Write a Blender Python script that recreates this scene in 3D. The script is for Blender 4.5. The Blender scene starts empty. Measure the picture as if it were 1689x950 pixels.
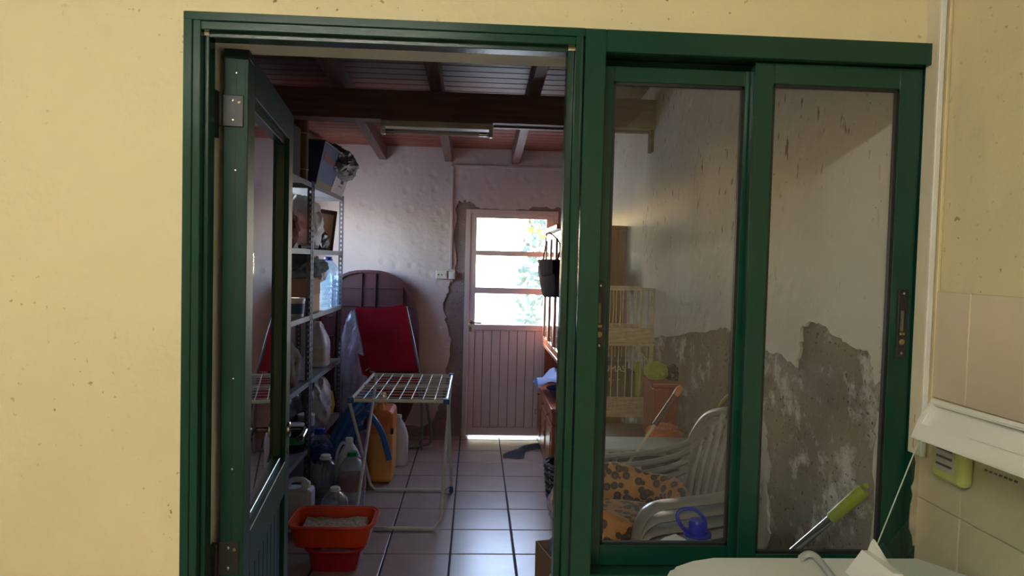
import bpy, bmesh, math, random
from mathutils import Vector, Matrix, noise
R = random.Random(7)
sc = bpy.context.scene
COL = sc.collection

# ------------------------------------------------------------------ camera
W_PX, H_PX, F_PX = 1689, 950, 1160.0
YAW, PIT, ROL, EYE = 0.0519657, -0.0377403, 0.0258981, 1.6
_fw = Vector((math.sin(YAW)*math.cos(PIT), math.cos(YAW)*math.cos(PIT), math.sin(PIT)))
_r0 = Vector((math.cos(YAW), -math.sin(YAW), 0)); _u0 = _r0.cross(_fw)
_r = math.cos(ROL)*_r0 + math.sin(ROL)*_u0
_u = -math.sin(ROL)*_r0 + math.cos(ROL)*_u0
cam = bpy.data.cameras.new('camera'); cam.sensor_width = 36; cam.lens = F_PX/W_PX*36
cam.clip_start = 0.02
camo = bpy.data.objects.new('camera', cam); COL.objects.link(camo)
camo.matrix_world = Matrix(((_r.x, _u.x, -_fw.x, 0), (_r.y, _u.y, -_fw.y, 0), (_r.z, _u.z, -_fw.z, EYE), (0, 0, 0, 1)))
sc.camera = camo
def _ray(x, y): return _fw + (x-W_PX/2)/F_PX*_r - (y-H_PX/2)/F_PX*_u
_E = Vector((0, 0, EYE))
def PY(x, y, Y): d = _ray(x, y); return d*(Y/d.y)+_E      # pixel -> point on a plane Y / X / Z
def PX(x, y, X): d = _ray(x, y); return d*(X/d.x)+_E
def PZ(x, y, Z): d = _ray(x, y); return d*((Z-EYE)/d.z)+_E

# ------------------------------------------------------------------ world, sun, exposure
wd = bpy.data.worlds.new('world'); sc.world = wd; wd.use_nodes = True
nt = wd.node_tree; nt.nodes.clear()
sky = nt.nodes.new('ShaderNodeTexSky'); sky.sky_type = 'NISHITA'; sky.sun_disc = False
sky.sun_elevation = math.radians(32); sky.sun_rotation = math.radians(-35); sky.air_density = 1.0; sky.dust_density = .8
bg = nt.nodes.new('ShaderNodeBackground'); bg.inputs[1].default_value = 0.95
out = nt.nodes.new('ShaderNodeOutputWorld')
nt.links.new(sky.outputs[0], bg.inputs[0]); nt.links.new(bg.outputs[0], out.inputs[0])
sun = bpy.data.lights.new('sun', 'SUN'); sun.energy = 3; sun.angle = math.radians(1.0); sun.color = (1, .87, .7)
suno = bpy.data.objects.new('sun', sun); COL.objects.link(suno)
suno.rotation_euler = Vector((0.62, -0.74, -0.34)).to_track_quat('-Z', 'Y').to_euler()
portal = bpy.data.lights.new('door_portal', 'AREA'); portal.shape = 'RECTANGLE'; portal.size = .75; portal.size_y = 1.0
portal.cycles.is_portal = True
po = bpy.data.objects.new('door_portal', portal); COL.objects.link(po)
po.location = (.32, 6.50, 1.5); po.rotation_euler = (math.radians(90), 0, math.pi)
pl2 = bpy.data.lights.new('window_portal', 'AREA'); pl2.shape = 'RECTANGLE'; pl2.size = 1.07; pl2.size_y = .7; pl2.cycles.is_portal = True
po2 = bpy.data.objects.new('window_portal', pl2); COL.objects.link(po2); po2.location = (-1.68, 5.485, 1.77)
po2.rotation_euler = Vector((1, 0, 0)).to_track_quat('-Z', 'Z').to_euler()
po.rotation_euler = Vector((0, -1, 0)).to_track_quat('-Z', 'Z').to_euler()
sc.view_settings.view_transform = 'Standard'; sc.view_settings.look = 'None'
sc.view_settings.gamma = 1.0; sc.view_settings.use_curve_mapping = False
sc.view_settings.exposure = 2.3

# ------------------------------------------------------------------ materials
MATS = {}
def s2l(c): return tuple((v/12.92 if v <= .04045 else ((v+.055)/1.055)**2.4) for v in c)
def rgb(r, g, b): return s2l((r/255, g/255, b/255))
def mat(name, col, rough=.55, metal=0, var=.12, vscale=6, bump=0, bscale=40, spec=.5, coat=0, sheen=0):
    """principled with a noise colour variation and an optional noise bump"""
    if name in MATS: return MATS[name]
    m = bpy.data.materials.new(name); m.use_nodes = True; t = m.node_tree; n = t.nodes
    b = n['Principled BSDF']; b.inputs['Roughness'].default_value = rough; b.inputs['Metallic'].default_value = metal
    b.inputs['Specular IOR Level'].default_value = spec; b.inputs['Coat Weight'].default_value = coat
    b.inputs['Sheen Weight'].default_value = sheen
    tc = n.new('ShaderNodeTexCoord'); nz = n.new('ShaderNodeTexNoise'); nz.inputs['Scale'].default_value = vscale; nz.inputs['Detail'].default_value = 4
    t.links.new(tc.outputs['Object'], nz.inputs['Vector'])
    r = n.new('ShaderNodeValToRGB')
    r.color_ramp.elements[0].position = .3; r.color_ramp.elements[1].position = .7
    r.color_ramp.elements[0].color = (*[c*(1-var) for c in col], 1); r.color_ramp.elements[1].color = (*[min(1, c*(1+var)) for c in col], 1)
    t.links.new(nz.outputs[0], r.inputs[0]); t.links.new(r.outputs[0], b.inputs['Base Color'])
    if bump:
        n2 = n.new('ShaderNodeTexNoise'); n2.inputs['Scale'].default_value = bscale; n2.inputs['Detail'].default_value = 5
        t.links.new(tc.outputs['Object'], n2.inputs['Vector'])
        bp = n.new('ShaderNodeBump'); bp.inputs['Strength'].default_value = bump; bp.inputs['Distance'].default_value = .01
        t.links.new(n2.outputs[0], bp.inputs['Height']); t.links.new(bp.outputs[0], b.inputs['Normal'])
    MATS[name] = m; return m
def nodes_of(m): t = m.node_tree; return t, t.nodes, t.nodes['Principled BSDF']
def mixrgb(t, fac, a, b):
    x = t.nodes.new('ShaderNodeMix'); x.data_type = 'RGBA'
    t.links.new(fac, x.inputs[0])
    for i, v in ((6, a), (7, b)):
        if isinstance(v, tuple): x.inputs[i].default_value = (*v[:3], 1)
        else: t.links.new(v, x.inputs[i])
    return x.outputs[2]
def ramp(t, src, p0, p1, c0=(0, 0, 0), c1=(1, 1, 1)):
    r = t.nodes.new('ShaderNodeValToRGB'); r.color_ramp.elements[0].position = p0; r.color_ramp.elements[1].position = p1
    r.color_ramp.elements[0].color = (*c0, 1); r.color_ramp.elements[1].color = (*c1, 1)
    t.links.new(src, r.inputs[0]); return r.outputs[0]
def ntex(t, scale, detail=4, kind='ShaderNodeTexNoise', stretch=None, rough=.5):
    tc = t.nodes.new('ShaderNodeTexCoord'); x = t.nodes.new(kind); x.inputs['Scale'].default_value = scale
    if kind == 'ShaderNodeTexNoise': x.inputs['Detail'].default_value = detail; x.inputs['Roughness'].default_value = rough
    src = tc.outputs['Object']
    if stretch:
        mp = t.nodes.new('ShaderNodeMapping'); mp.inputs['Scale'].default_value = stretch
        t.links.new(src, mp.inputs['Vector']); src = mp.outputs[0]
    t.links.new(src, x.inputs['Vector']); return x.outputs[0]
def add_bump(t, b, srcs):
    prev = None
    for s, st, ds in srcs:
        bp = t.nodes.new('ShaderNodeBump'); bp.inputs['Strength'].default_value = st; bp.inputs['Distance'].default_value = ds
        t.links.new(s, bp.inputs['Height'])
        if prev: t.links.new(prev, bp.inputs['Normal'])
        prev = bp.outputs[0]
    t.links.new(prev, b.inputs['Normal'])
def wall_mat(name, col, speck=(.25, .22, .15), speck_lo=.70, dents=.5, stain=.12, pink=None):
    m = mat(name, col, .75, 0, stain, 1.3); t, n, b = nodes_of(m)
    base = b.inputs['Base Color'].links[0].from_socket
    sp = ramp(t, ntex(t, 55, 3), speck_lo, speck_lo+.05)
    area = ramp(t, ntex(t, 2.2, 2), .42, .62)
    mu = t.nodes.new('ShaderNodeMath'); mu.operation = 'MULTIPLY'; t.links.new(sp, mu.inputs[0]); t.links.new(area, mu.inputs[1])
    c = mixrgb(t, mu.outputs[0], base, speck)
    if pink:
        c = mixrgb(t, ramp(t, ntex(t, .9, 3), .4, .75), c, pink)
    t.links.new(c, b.inputs['Base Color'])
    vor = ntex(t, 9, kind='ShaderNodeTexVoronoi', stretch=(1, 1, 1))
    dv = ramp(t, vor, .05, .35)
    add_bump(t, b, [(ntex(t, 5, 5), .45*dents, .03), (dv, .4*dents, .012), (ntex(t, 60, 4), .25, .004)])
    return m
def glass_mat(name, tint=(.93, .97, .95), refl=1.9, rough=0.0, haze=0.015, hazecol=(.8, .8, .8)):
    m = bpy.data.materials.new(name); m.use_nodes = True; t = m.node_tree; n = t.nodes; n.clear()
    o = n.new('ShaderNodeOutputMaterial'); tr = n.new('ShaderNodeBsdfTransparent'); tr.inputs[0].default_value = (*tint, 1)
    gl = n.new('ShaderNodeBsdfGlossy'); gl.inputs['Roughness'].default_value = rough
    lw_ = n.new('ShaderNodeLayerWeight'); pw = n.new('ShaderNodeMath'); pw.operation = 'POWER'; pw.inputs[1].default_value = 5
    t.links.new(lw_.outputs['Facing'], pw.inputs[0])
    sch = n.new('ShaderNodeMath'); sch.operation = 'MULTIPLY_ADD'; sch.inputs[1].default_value = .96; sch.inputs[2].default_value = .04
    t.links.new(pw.outputs[0], sch.inputs[0])
    mu = n.new('ShaderNodeMath'); mu.operation = 'MULTIPLY'; mu.use_clamp = True; mu.inputs[1].default_value = refl
    t.links.new(sch.outputs[0], mu.inputs[0])
    mx = n.new('ShaderNodeMixShader'); t.links.new(mu.outputs[0], mx.inputs[0]); t.links.new(tr.outputs[0], mx.inputs[1]); t.links.new(gl.outputs[0], mx.inputs[2])
    df = n.new('ShaderNodeBsdfTranslucent'); df.inputs[0].default_value = (*hazecol, 1)
    d2 = n.new('ShaderNodeBsdfDiffuse'); d2.inputs[0].default_value = (*hazecol, 1)
    ad = n.new('ShaderNodeMixShader'); t.links.new(df.outputs[0], ad.inputs[1]); t.links.new(d2.outputs[0], ad.inputs[2])
    mh = n.new('ShaderNodeMixShader'); t.links.new(mx.outputs[0], mh.inputs[1]); t.links.new(ad.outputs[0], mh.inputs[2])
    nz = n.new('ShaderNodeTexNoise'); nz.inputs['Scale'].default_value = 5; nz.inputs['Detail'].default_value = 6
    tc = n.new('ShaderNodeTexCoord'); t.links.new(tc.outputs['Object'], nz.inputs['Vector'])
    m2 = n.new('ShaderNodeMath'); m2.operation = 'MULTIPLY'; m2.inputs[1].default_value = haze*2; t.links.new(nz.outputs[0], m2.inputs[0])
    t.links.new(m2.outputs[0], mh.inputs[0]); t.links.new(mh.outputs[0], o.inputs[0])
    MATS[name] = m; return m

green = mat('green_enamel', rgb(16, 62, 49), .2, 0, .10, 3, .03, 150, .4, .0)
green_dk = mat('green_enamel_dark', rgb(18, 56, 46), .25, 0, .15, 4, .05, 120)  # slightly darker, rougher green for stops, beads, tracks and backings
rubber = mat('black_gasket', rgb(22, 24, 24), .6)
blackmetal = mat('black_metal', rgb(44, 46, 47), .45, .3)
chrome = mat('chrome', rgb(190, 190, 188), .2, 1, .05)
brass = mat('dull_brass', rgb(150, 140, 110), .35, 1)
yellow = wall_mat('yellow_paint', rgb(222, 212, 174), rgb(140, 120, 80), .66, .55, .05)
plaster = wall_mat('white_plaster', rgb(204, 190, 190), rgb(150, 135, 130), .70, 1.1, .09, rgb(196, 178, 180))
def trowel(m):
    t, n, b = nodes_of(m); base = b.inputs['Base Color'].links[0].from_socket
    z = ramp(t, ntex(t, 42, 2, stretch=(1, 1, .3)), .66, .72)
    ar = ramp(t, ntex(t, 1.1, 2), .42, .55)
    mu = n.new('ShaderNodeMath'); mu.operation = 'MULTIPLY'; t.links.new(z, mu.inputs[0]); t.links.new(ar, mu.inputs[1])
    t.links.new(mixrgb(t, mu.outputs[0], base, rgb(128, 100, 86)), b.inputs['Base Color'])
    bp = n.new('ShaderNodeBump'); bp.inputs['Strength'].default_value = .5; bp.inputs['Distance'].default_value = .012; bp.invert = True
    t.links.new(mu.outputs[0], bp.inputs['Height']); t.links.new(b.inputs['Normal'].links[0].from_socket, bp.inputs['Normal']); t.links.new(bp.outputs[0], b.inputs['Normal'])
    return m
plaster_r = wall_mat('cream_plaster', rgb(226, 221, 208), rgb(140, 120, 105), .68, .9, .08, rgb(214, 200, 190))
reveal_m = wall_mat('reveal_plaster', rgb(206, 206, 200), rgb(150, 140, 120), .72, .6, .06)
soft_white = mat('white_plastic', rgb(226, 228, 226), .35, 0, .03, 3)
warm_white = mat('ivory_plastic', rgb(220, 214, 196), .4, 0, .04, 3)
tile_wall_m = mat('beige_wall_tile', rgb(214, 200, 178), .3, 0, .04, 5, .03, 30)
grout_m = mat('grout', rgb(175, 168, 150), .9)
floor_grout = mat('dark_grout', rgb(48, 44, 46), .85, 0, .2, 20)
def floor_tile_mat():
    m = mat('floor_tile_glaze', rgb(166, 147, 138), .3, 0, .10, 5, .05, 10, .5)
    t, n, b = nodes_of(m); base = b.inputs['Base Color'].links[0].from_socket
    ge = n.new('ShaderNodeNewGeometry'); tcs = [x for x in n if x.type == 'TEX_COORD']
    oi = n.new('ShaderNodeObjectInfo')
    c = mixrgb(t, ramp(t, oi.outputs['Random'], 0, 1, (0, 0, 0), (.35, .35, .35)), base, rgb(140, 126, 124))
    t.links.new(c, b.inputs['Base Color'])
    for l in [l for l in t.links if l.from_node.type == 'TEX_COORD']:
        to = l.to_socket; t.links.remove(l); t.links.new(ge.outputs['Position'], to)
    return m
floor_tile_m = floor_tile_mat()
def cement_mat(name, c0, c1, salt, salt_lo):
    m = mat(name, c0, .9, 0, .1, 4); t, n, b = nodes_of(m)
    c = mixrgb(t, ramp(t, ntex(t, 3.5, 6), .35, .65), c0, c1)
    c = mixrgb(t, ramp(t, ntex(t, 6, 9, rough=.7), salt_lo, salt_lo+.10), c, salt)
    c = mixrgb(t, ramp(t, ntex(t, 70, 3), .64, .68), c, rgb(70, 60, 52))
    t.links.new(c, b.inputs['Base Color'])
    add_bump(t, b, [(ntex(t, 8, 8), .6, .02), (ntex(t, 90, 4), .5, .005)])
    return m
cement_far = cement_mat('pinkish_cement', rgb(132, 112, 112), rgb(150, 130, 128), rgb(176, 160, 158), .66)
cement_r = cement_mat('damp_cement', rgb(126, 116, 102), rgb(150, 140, 124), rgb(206, 204, 196), .53)
def wood_mat(name, c0, c1, axis=0, rough=.55, sc_=8, spec=.4):
    m = mat(name, c0, rough, 0, .1, 3, spec=spec); t, n, b = nodes_of(m)
    st = [sc_*2.5]*3; st[axis] = 1.2
    g = ntex(t, 2.2, 6, stretch=tuple(st))
    c = mixrgb(t, ramp(t, g, .35, .68), c0, c1); t.links.new(c, b.inputs['Base Color'])
    add_bump(t, b, [(g, .15, .003)])
    return m
beam_m = wood_mat('dark_stained_timber', rgb(104, 70, 66), rgb(122, 86, 80), 0, .6)
rafter_m = wood_mat('stained_rafter', rgb(92, 66, 60), rgb(116, 88, 82), 1, .55)
board_m = wood_mat('ceiling_board', rgb(92, 66, 62), rgb(110, 82, 78), 0, .5)
board_red = wood_mat('red_ceiling_board', rgb(128, 74, 58), rgb(146, 86, 68), 0, .5)
cab_wood = wood_mat('glossy_brown_wood', rgb(124, 66, 40), rgb(158, 88, 54), 2, .28)
pane_m = glass_mat('window_glass', (.95, .97, .96), 2.4, 0, .012)
frost_m = glass_mat('hazy_door_glass', (.92, .93, .95), 1.5, 0, .03, (.92, .93, .96))
clear_pl = glass_mat('clear_plastic', (.90, .93, .96), 2.2, .05, .10, (.8, .85, .9))
clear_bl = glass_mat('blue_lit_clear_plastic', (.72, .86, .97), 2.4, .05, .16, (.62, .82, 1))  # blue daylight behind the shelf bottles put into tint and haze
bag_clear = glass_mat('crinkled_clear_bag', (.80, .80, .88), 2.5, .15, .30, (.82, .80, .88))
lid_glass = glass_mat('tinted_lid_glass', (.86, .92, .88), 1.6, 0, .01)
door_white = mat('pinkish_white_metal', rgb(206, 190, 192), .4, 0, .04, 3)
steel = mat('grey_steel_angle', rgb(104, 106, 112), .5, .4, .15, 10)
steel_lt = mat('grey_steel_shelf', rgb(126, 128, 132), .5, .3, .12, 6)
white_wire = mat('white_coated_wire', rgb(206, 206, 202), .4, 0, .05, 8)
red_fab = mat('red_canvas', rgb(178, 46, 66), .8, 0, .08, 14, .25, 220, .2, 0, .2)
tube_grey = mat('grey_painted_tube', rgb(120, 120, 126), .4, .5)
maroon = mat('maroon_plastic', rgb(84, 42, 50), .4, 0, .1, 3)
blue_pl = mat('blue_hose_plastic', rgb(44, 94, 158), .45, 0, .08, 6)
royal = mat('royal_blue_plastic', rgb(32, 42, 168), .35, 0, .05, 5)
orange_tray = mat('orange_tray_plastic', rgb(214, 66, 26), .4, 0, .06, 4)
red_tray = mat('crimson_tray_plastic', rgb(166, 24, 44), .45, 0, .06, 4)
litter_m = mat('cat_litter', rgb(196, 184, 168), .95, 0, .25, 90, .8, 120)
amber = mat('amber_plastic', rgb(214, 148, 74), .4, 0, .12, 3)
amber_dk = mat('orange_plastic', rgb(206, 112, 52), .45, 0, .1, 4)
milk = mat('milky_plastic', rgb(206, 208, 218), .4, 0, .05, 4)
grey_resin = mat('grey_resin', rgb(150, 146, 142), .38, 0, .05, 4, .05, 200)
wicker_m = mat('cream_wicker', rgb(206, 190, 160), .6, 0, .16, 30)
cardboard = mat('cardboard', rgb(150, 118, 92), .85, 0, .06, 5)
dark_cloth = mat('charcoal_cloth', rgb(48, 42, 42), .9, 0, .2, 12, .4, 60, 0)
grey_cloth = mat('slate_cloth', rgb(92, 96, 104), .9, 0, .15, 15, .4, 60)
black_bag = mat('black_bag_film', rgb(26, 26, 30), .35, 0, .3, 8, .3, 20)
white_bag = mat('white_bag_film', rgb(196, 196, 200), .4, 0, .1, 8, .4, 14)
grey_bag = mat('grey_bag_film', rgb(92, 88, 92), .45, 0, .15, 8, .5, 12)
navy = mat('navy_print_card', rgb(36, 54, 104), .5, 0, .2, 5)
red_pl = mat('deep_red_plastic', rgb(150, 40, 34), .4, 0, .08, 5)
dk_red = mat('dark_red_card', rgb(96, 28, 30), .6, 0, .12, 5)
orange_cl = mat('orange_plush', rgb(216, 112, 44), .9, 0, .15, 14, .5, 60, .3, 0, .5)
lime = mat('lime_plastic', rgb(164, 178, 44), .4, 0, .06, 5)
soap_m = mat('pale_lime_plastic', rgb(206, 206, 130), .35, 0, .05, 5)
paper = mat('white_paper', rgb(214, 212, 216), .8, 0, .03, 5)
brown_dk = mat('dark_brown_board', rgb(64, 46, 42), .7, 0, .15, 6)
ink = mat('black_ink', rgb(24, 22, 26), .6)
tan_card = mat('tan_card', rgb(178, 140, 112), .8, 0, .08, 6)
teal_lb = mat('blue_label', rgb(52, 92, 140), .5, 0, .1, 8)
label_w = mat('pale_paper_label', rgb(200, 190, 188), .6, 0, .08, 30)
green_lb = mat('green_cap', rgb(40, 130, 80), .5)
oil_green = mat('pale_green_cloth', rgb(176, 182, 158), .7, 0, .1, 8)
def leopard_mat():
    m = mat('leopard_plush', rgb(188, 128, 62), .9, 0, .12, 8, .5, 160, .2, 0, .4); t, n, b = nodes_of(m)
    base = b.inputs['Base Color'].links[0].from_socket
    v = ntex(t, 30, kind='ShaderNodeTexVoronoi')
    c = mixrgb(t, ramp(t, v, .47, .53, (1, 1, 1), (0, 0, 0)), base, rgb(62, 36, 22))
    c = mixrgb(t, ramp(t, v, .16, .22, (1, 1, 1), (0, 0, 0)), c, rgb(112, 70, 38))
    t.links.new(c, b.inputs['Base Color']); return m
leopard = leopard_mat()
leaf_m = mat('ivy_leaf', rgb(120, 150, 30), .5, 0, .15, 9)
leaf_t = leaf_m.node_tree; _b = leaf_t.nodes['Principled BSDF']; _b.inputs['Transmission Weight'].default_value = .0
bush_m = mat('shaded_bush_leaf', rgb(70, 92, 70), .6, 0, .3, 5)
ground_m = mat('pale_concrete', rgb(206, 200, 188), .9, 0, .08, 1.5, .2, 12)

# ------------------------------------------------------------------ geometry helpers
WO = {}
def prop(o, label=None, cat=None, group=None, kind=None):
    for k, v in (('label', label), ('category', cat), ('group', group), ('kind', kind)):
        if v: o[k] = v
    return o
def thing(name, label, cat, loc=(0, 0, 0), group=None):
    o = bpy.data.objects.new(name, None); COL.objects.link(o); o.location = loc; o.empty_display_size = .05
    WO[o.name] = Vector(loc); return prop(o, label, cat, group)
def struct(name, loc=(0, 0, 0)):
    o = thing(name, None, None, loc); o['kind'] = 'structure'; return o
def link(name, bm, m, parent=None, smooth=False, label=None, cat=None, group=None, kind=None, origin=None, tri=False):
    """link a bmesh (world coordinates) as one object"""
    bmesh.ops.recalc_face_normals(bm, faces=bm.faces[:])
    if origin is None:
        if parent is not None: origin = WO[parent.name]
        elif kind == 'structure': origin = Vector((0, 0, 0))
        else:
            vs = [v.co for v in bm.verts]
            lo = [min(v[i] for v in vs) for i in range(3)]; hi = [max(v[i] for v in vs) for i in range(3)]
            origin = Vector(((lo[0]+hi[0])/2, (lo[1]+hi[1])/2, lo[2]))
    origin = Vector(origin)
    for v in bm.verts: v.co -= origin
    me = bpy.data.meshes.new(name); bm.to_mesh(me); bm.free()
    ms = m if isinstance(m, (list, tuple)) else [m]
    for x in ms: me.materials.append(x)
    if smooth:
        me.polygons.foreach_set('use_smooth', [True]*len(me.polygons))
        try: me.set_sharp_from_angle(angle=math.radians(40))
        except Exception: pass
    o = bpy.data.objects.new(name, me); COL.objects.link(o)
    if parent is not None:
        o.parent = parent; o.location = origin-WO[parent.name]
    else: o.location = origin
    WO[o.name] = origin
    return prop(o, label, cat, group, kind)
def B(bm, x0, x1, y0, y1, z0, z1, bev=0, seg=1, mtx=None, mi=0):
    v = [bm.verts.new(Vector(p)) for p in ((x0, y0, z0), (x1, y0, z0), (x1, y1, z0), (x0, y1, z0), (x0, y0, z1), (x1, y0, z1), (x1, y1, z1), (x0, y1, z1))]
    fs = [bm.faces.new([v[i] for i in f]) for f in ((3, 2, 1, 0), (4, 5, 6, 7), (0, 1, 5, 4), (1, 2, 6, 5), (2, 3, 7, 6), (3, 0, 4, 7))]
    for f in fs: f.material_index = mi
    vs = v
    if bev:
        es = list({e for f in fs for e in f.edges})
        r = bmesh.ops.bevel(bm, geom=es, offset=bev, segments=seg, affect='EDGES', profile=.5)
        vs = list({q for f in r['faces'] for q in f.verts} | {q for q in v if q.is_valid})
    if mtx is not None:
        vs = list({q for q in vs if q.is_valid})
        ext = set(vs)
        for q in ext: q.co = mtx @ q.co
    return bm
def box(name, x0, x1, y0, y1, z0, z1, m, parent=None, bev=0, seg=1, mtx=None, **k):
    bm = bmesh.new(); B(bm, min(x0, x1), max(x0, x1), min(y0, y1), max(y0, y1), min(z0, z1), max(z0, z1), bev, seg)
    if mtx is not None: bmesh.ops.transform(bm, matrix=mtx, verts=bm.verts[:])
    return link(name, bm, m, parent, **k)
def T(bm, pts, r, seg=8, closed=False, cap=True, sx=1.0):
    """tube along a polyline; r a number or one per point"""
    pts = [Vector(p) for p in pts]; n = len(pts)
    rr = r if isinstance(r, (list, tuple)) else [r]*n
    rings = []; up = None
    for i, p in enumerate(pts):
        a = pts[(i-1) % n] if (closed or i > 0) else p; b = pts[(i+1) % n] if (closed or i < n-1) else p
        d = (b-a).normalized()
        if up is None:
            up = Vector((0, 0, 1)) if abs(d.z) < .9 else Vector((1, 0, 0))
        s = d.cross(up)
        if s.length < 1e-5: s = d.orthogonal()
        s.normalize(); up = s.cross(d).normalized()
        rings.append([bm.verts.new(p+rr[i]*(math.cos(2*math.pi*k/seg)*s*sx+math.sin(2*math.pi*k/seg)*up)) for k in range(seg)])
    m = n if closed else n-1
    for i in range(m):
        A, C = rings[i], rings[(i+1) % n]
        for k in range(seg): bm.faces.new((A[k], A[(k+1) % seg], C[(k+1) % seg], C[k]))
    if cap and not closed: bm.faces.new(rings[0][::-1]); bm.faces.new(rings[-1])
    return bm
def tube(name, pts, r, m, parent=None, seg=8, closed=False, smooth=True, **k):
    return link(name, T(bmesh.new(), pts, r, seg, closed), m, parent, smooth, **k)
def smoothpts(pts, n=6):
    """Catmull-Rom"""
    pts = [Vector(p) for p in pts]; P = [2*pts[0]-pts[1]]+pts+[2*pts[-1]-pts[-2]]; o = []
    for i in range(1, len(P)-2):
        for k in range(n):
            t = k/n; a, b, c, d = P[i-1], P[i], P[i+1], P[i+2]
            o.append(.5*((2*b)+(c-a)*t+(2*a-5*b+4*c-d)*t*t+(3*b-a-3*c+d)*t**3))
    return o+[pts[-1]]
def L(bm, prof, c, seg=16, sx=1, sy=1, sq=0, top=True, bot=True):
    """lathe of (r, z) rows about c; sq>0 squares the section"""
    rings = []
    for r, z in prof:
        ring = []
        for k in range(seg):
            a = 2*math.pi*(k+.5)/seg; ca, sa = math.cos(a), math.sin(a)
            q = 1.0
            if sq: q = 1/((abs(ca)**(2+sq*6)+abs(sa)**(2+sq*6))**(1/(2+sq*6)))
            ring.append(bm.verts.new((c[0]+r*sx*ca*q, c[1]+r*sy*sa*q, c[2]+z)))
        rings.append(ring)
    for A, C in zip(rings, rings[1:]):
        for k in range(seg): bm.faces.new((A[k], A[(k+1) % seg], C[(k+1) % seg], C[k]))
    if bot: bm.faces.new(rings[0][::-1])
    if top: bm.faces.new(rings[-1])
    return bm
def lathe(name, prof, c, m, parent=None, seg=16, smooth=True, sx=1, sy=1, sq=0, top=True, bot=True, rot=None, **k):
    bm = L(bmesh.new(), prof, (0, 0, 0) if rot is not None else c, seg, sx, sy, sq, top, bot)
    if rot is not None: bmesh.ops.transform(bm, matrix=Matrix.Translation(Vector(c)) @ rot.to_4x4(), verts=bm.verts[:])
    return link(name, bm, m, parent, smooth, **k)
def prism(name, pts, vec, m, parent=None, smooth=False, bev=0, **k):
    """extrude a planar outline (3-D points) along vec"""
    bm = bmesh.new(); vec = Vector(vec)
    a = [bm.verts.new(Vector(p)) for p in pts]; b = [bm.verts.new(Vector(p)+vec) for p in pts]; n = len(a)
    f0 = bm.faces.new(a); f1 = bm.faces.new(b[::-1])
    for i in range(n): bm.faces.new((a[i], b[i], b[(i+1) % n], a[(i+1) % n]))
    if bev: bmesh.ops.bevel(bm, geom=list({e for f in (f0, f1) for e in f.edges}), offset=bev, segments=2, affect='EDGES')
    bm.normal_update()
    bmesh.ops.triangulate(bm, faces=[f for f in bm.faces if len(f.verts) > 4], ngon_method='EAR_CLIP')
    return link(name, bm, m, parent, smooth, **k)
def blob(name, c, rad, m, parent=None, amp=.18, freq=2.2, seed=0, sub=4, flat=True, ridged=True, **k):
    """crumpled bag / cloth lump; flat keeps a resting underside"""
    bm = bmesh.new(); bmesh.ops.create_icosphere(bm, subdivisions=max(sub, 4), radius=1)
    for v in bm.verts:
        d = v.co.normalized(); o = Vector((seed*3.1, seed*1.7, seed*.9))
        freq_ = freq*1.45
        h = noise.noise(d*freq_+o)*.6
        h2 = noise.noise(d*freq_*2.3+o); h += (1-abs(h2)*2)*.35 if ridged else h2*.3
        h += noise.noise(d*freq_*5+o)*.15
        s = 1+amp*h
        p = Vector((d.x*s*rad[0], d.y*s*rad[1], d.z*s*rad[2]))
        if flat: p.z = max(p.z, -rad[2]*.8)
        v.co = p+Vector(c)
    if flat:
        lo = min(v.co.z for v in bm.verts); dz = c[2]-rad[2]*.8-lo
    return link(name, bm, m, parent, True, **k)
def copy_tree(o, parent=None):
    c = o.copy(); COL.objects.link(c); c.parent = parent
    WO[c.name] = WO[o.name].copy()
    for ch in [q for q in bpy.data.objects if q.parent == o]: copy_tree(ch, c)
    return c
def screw(pos, axis, r, m, parent, name='screw'):
    q = Vector(axis).to_track_quat('Z', 'Y').to_matrix()
    return lathe(name, [(r, 0), (r, r*.35), (r*.6, r*.5)], pos, m, parent, 8, rot=q)

# ================================================================== STRUCTURE
XL, XR = -1.55, 1.09            # shed side walls
YF, YB = 1.76, 6.36             # shed near / far wall faces
KXL, KXR, KYB = -2.3, 1.066, -2.4   # kitchen
# --- partition wall with the opening (kitchen face yellow, shed face plaster)
OX0, OX1, OZ = -.62, 1.064, 2.086
w = struct('wall_front')
def wallbox(x0, x1, z0, z1):
    bm = bmesh.new(); B(bm, x0, x1, 1.62, YF, z0, z1)
    for f in bm.faces:
        c = f.calc_center_median(); f.material_index = 0 if abs(c.y-1.62) < 1e-4 else 1
    link('wall_section', bm, [yellow, reveal_m], w)
wallbox(KXL, OX0, 0, 2.95); wallbox(OX0, .235, OZ, 2.95); wallbox(.235, OX1, 2.128, 2.95); wallbox(.235, OX1, 0, .80); wallbox(OX1, XR+.1, 0, 2.95)
# --- kitchen shell
box('wall_kitchen_left', KXL-.1, KXL, KYB, 1.62, 0, 2.6, yellow, kind='structure')
box('wall_kitchen_back', KXL-.1, KXR+.1, KYB-.1, KYB, 0, 2.6, yellow, kind='structure')
box('ceiling_kitchen', KXL-.1, KXR+.1, KYB-.1, 1.62, 2.6, 2.7, mat('ceiling_paint', rgb(222, 216, 200), .8), kind='structure')
box('floor_kitchen', KXL-.1, KXR+.1, KYB-.1, 1.76, -.1, -.002, mat('kitchen_floor', rgb(170, 156, 140), .4), kind='structure')
wr = struct('wall_kitchen_right')
box('wall_section', KXR, KXR+.1, KYB, 1.62, 0, 2.6, [yellow], wr)
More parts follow.
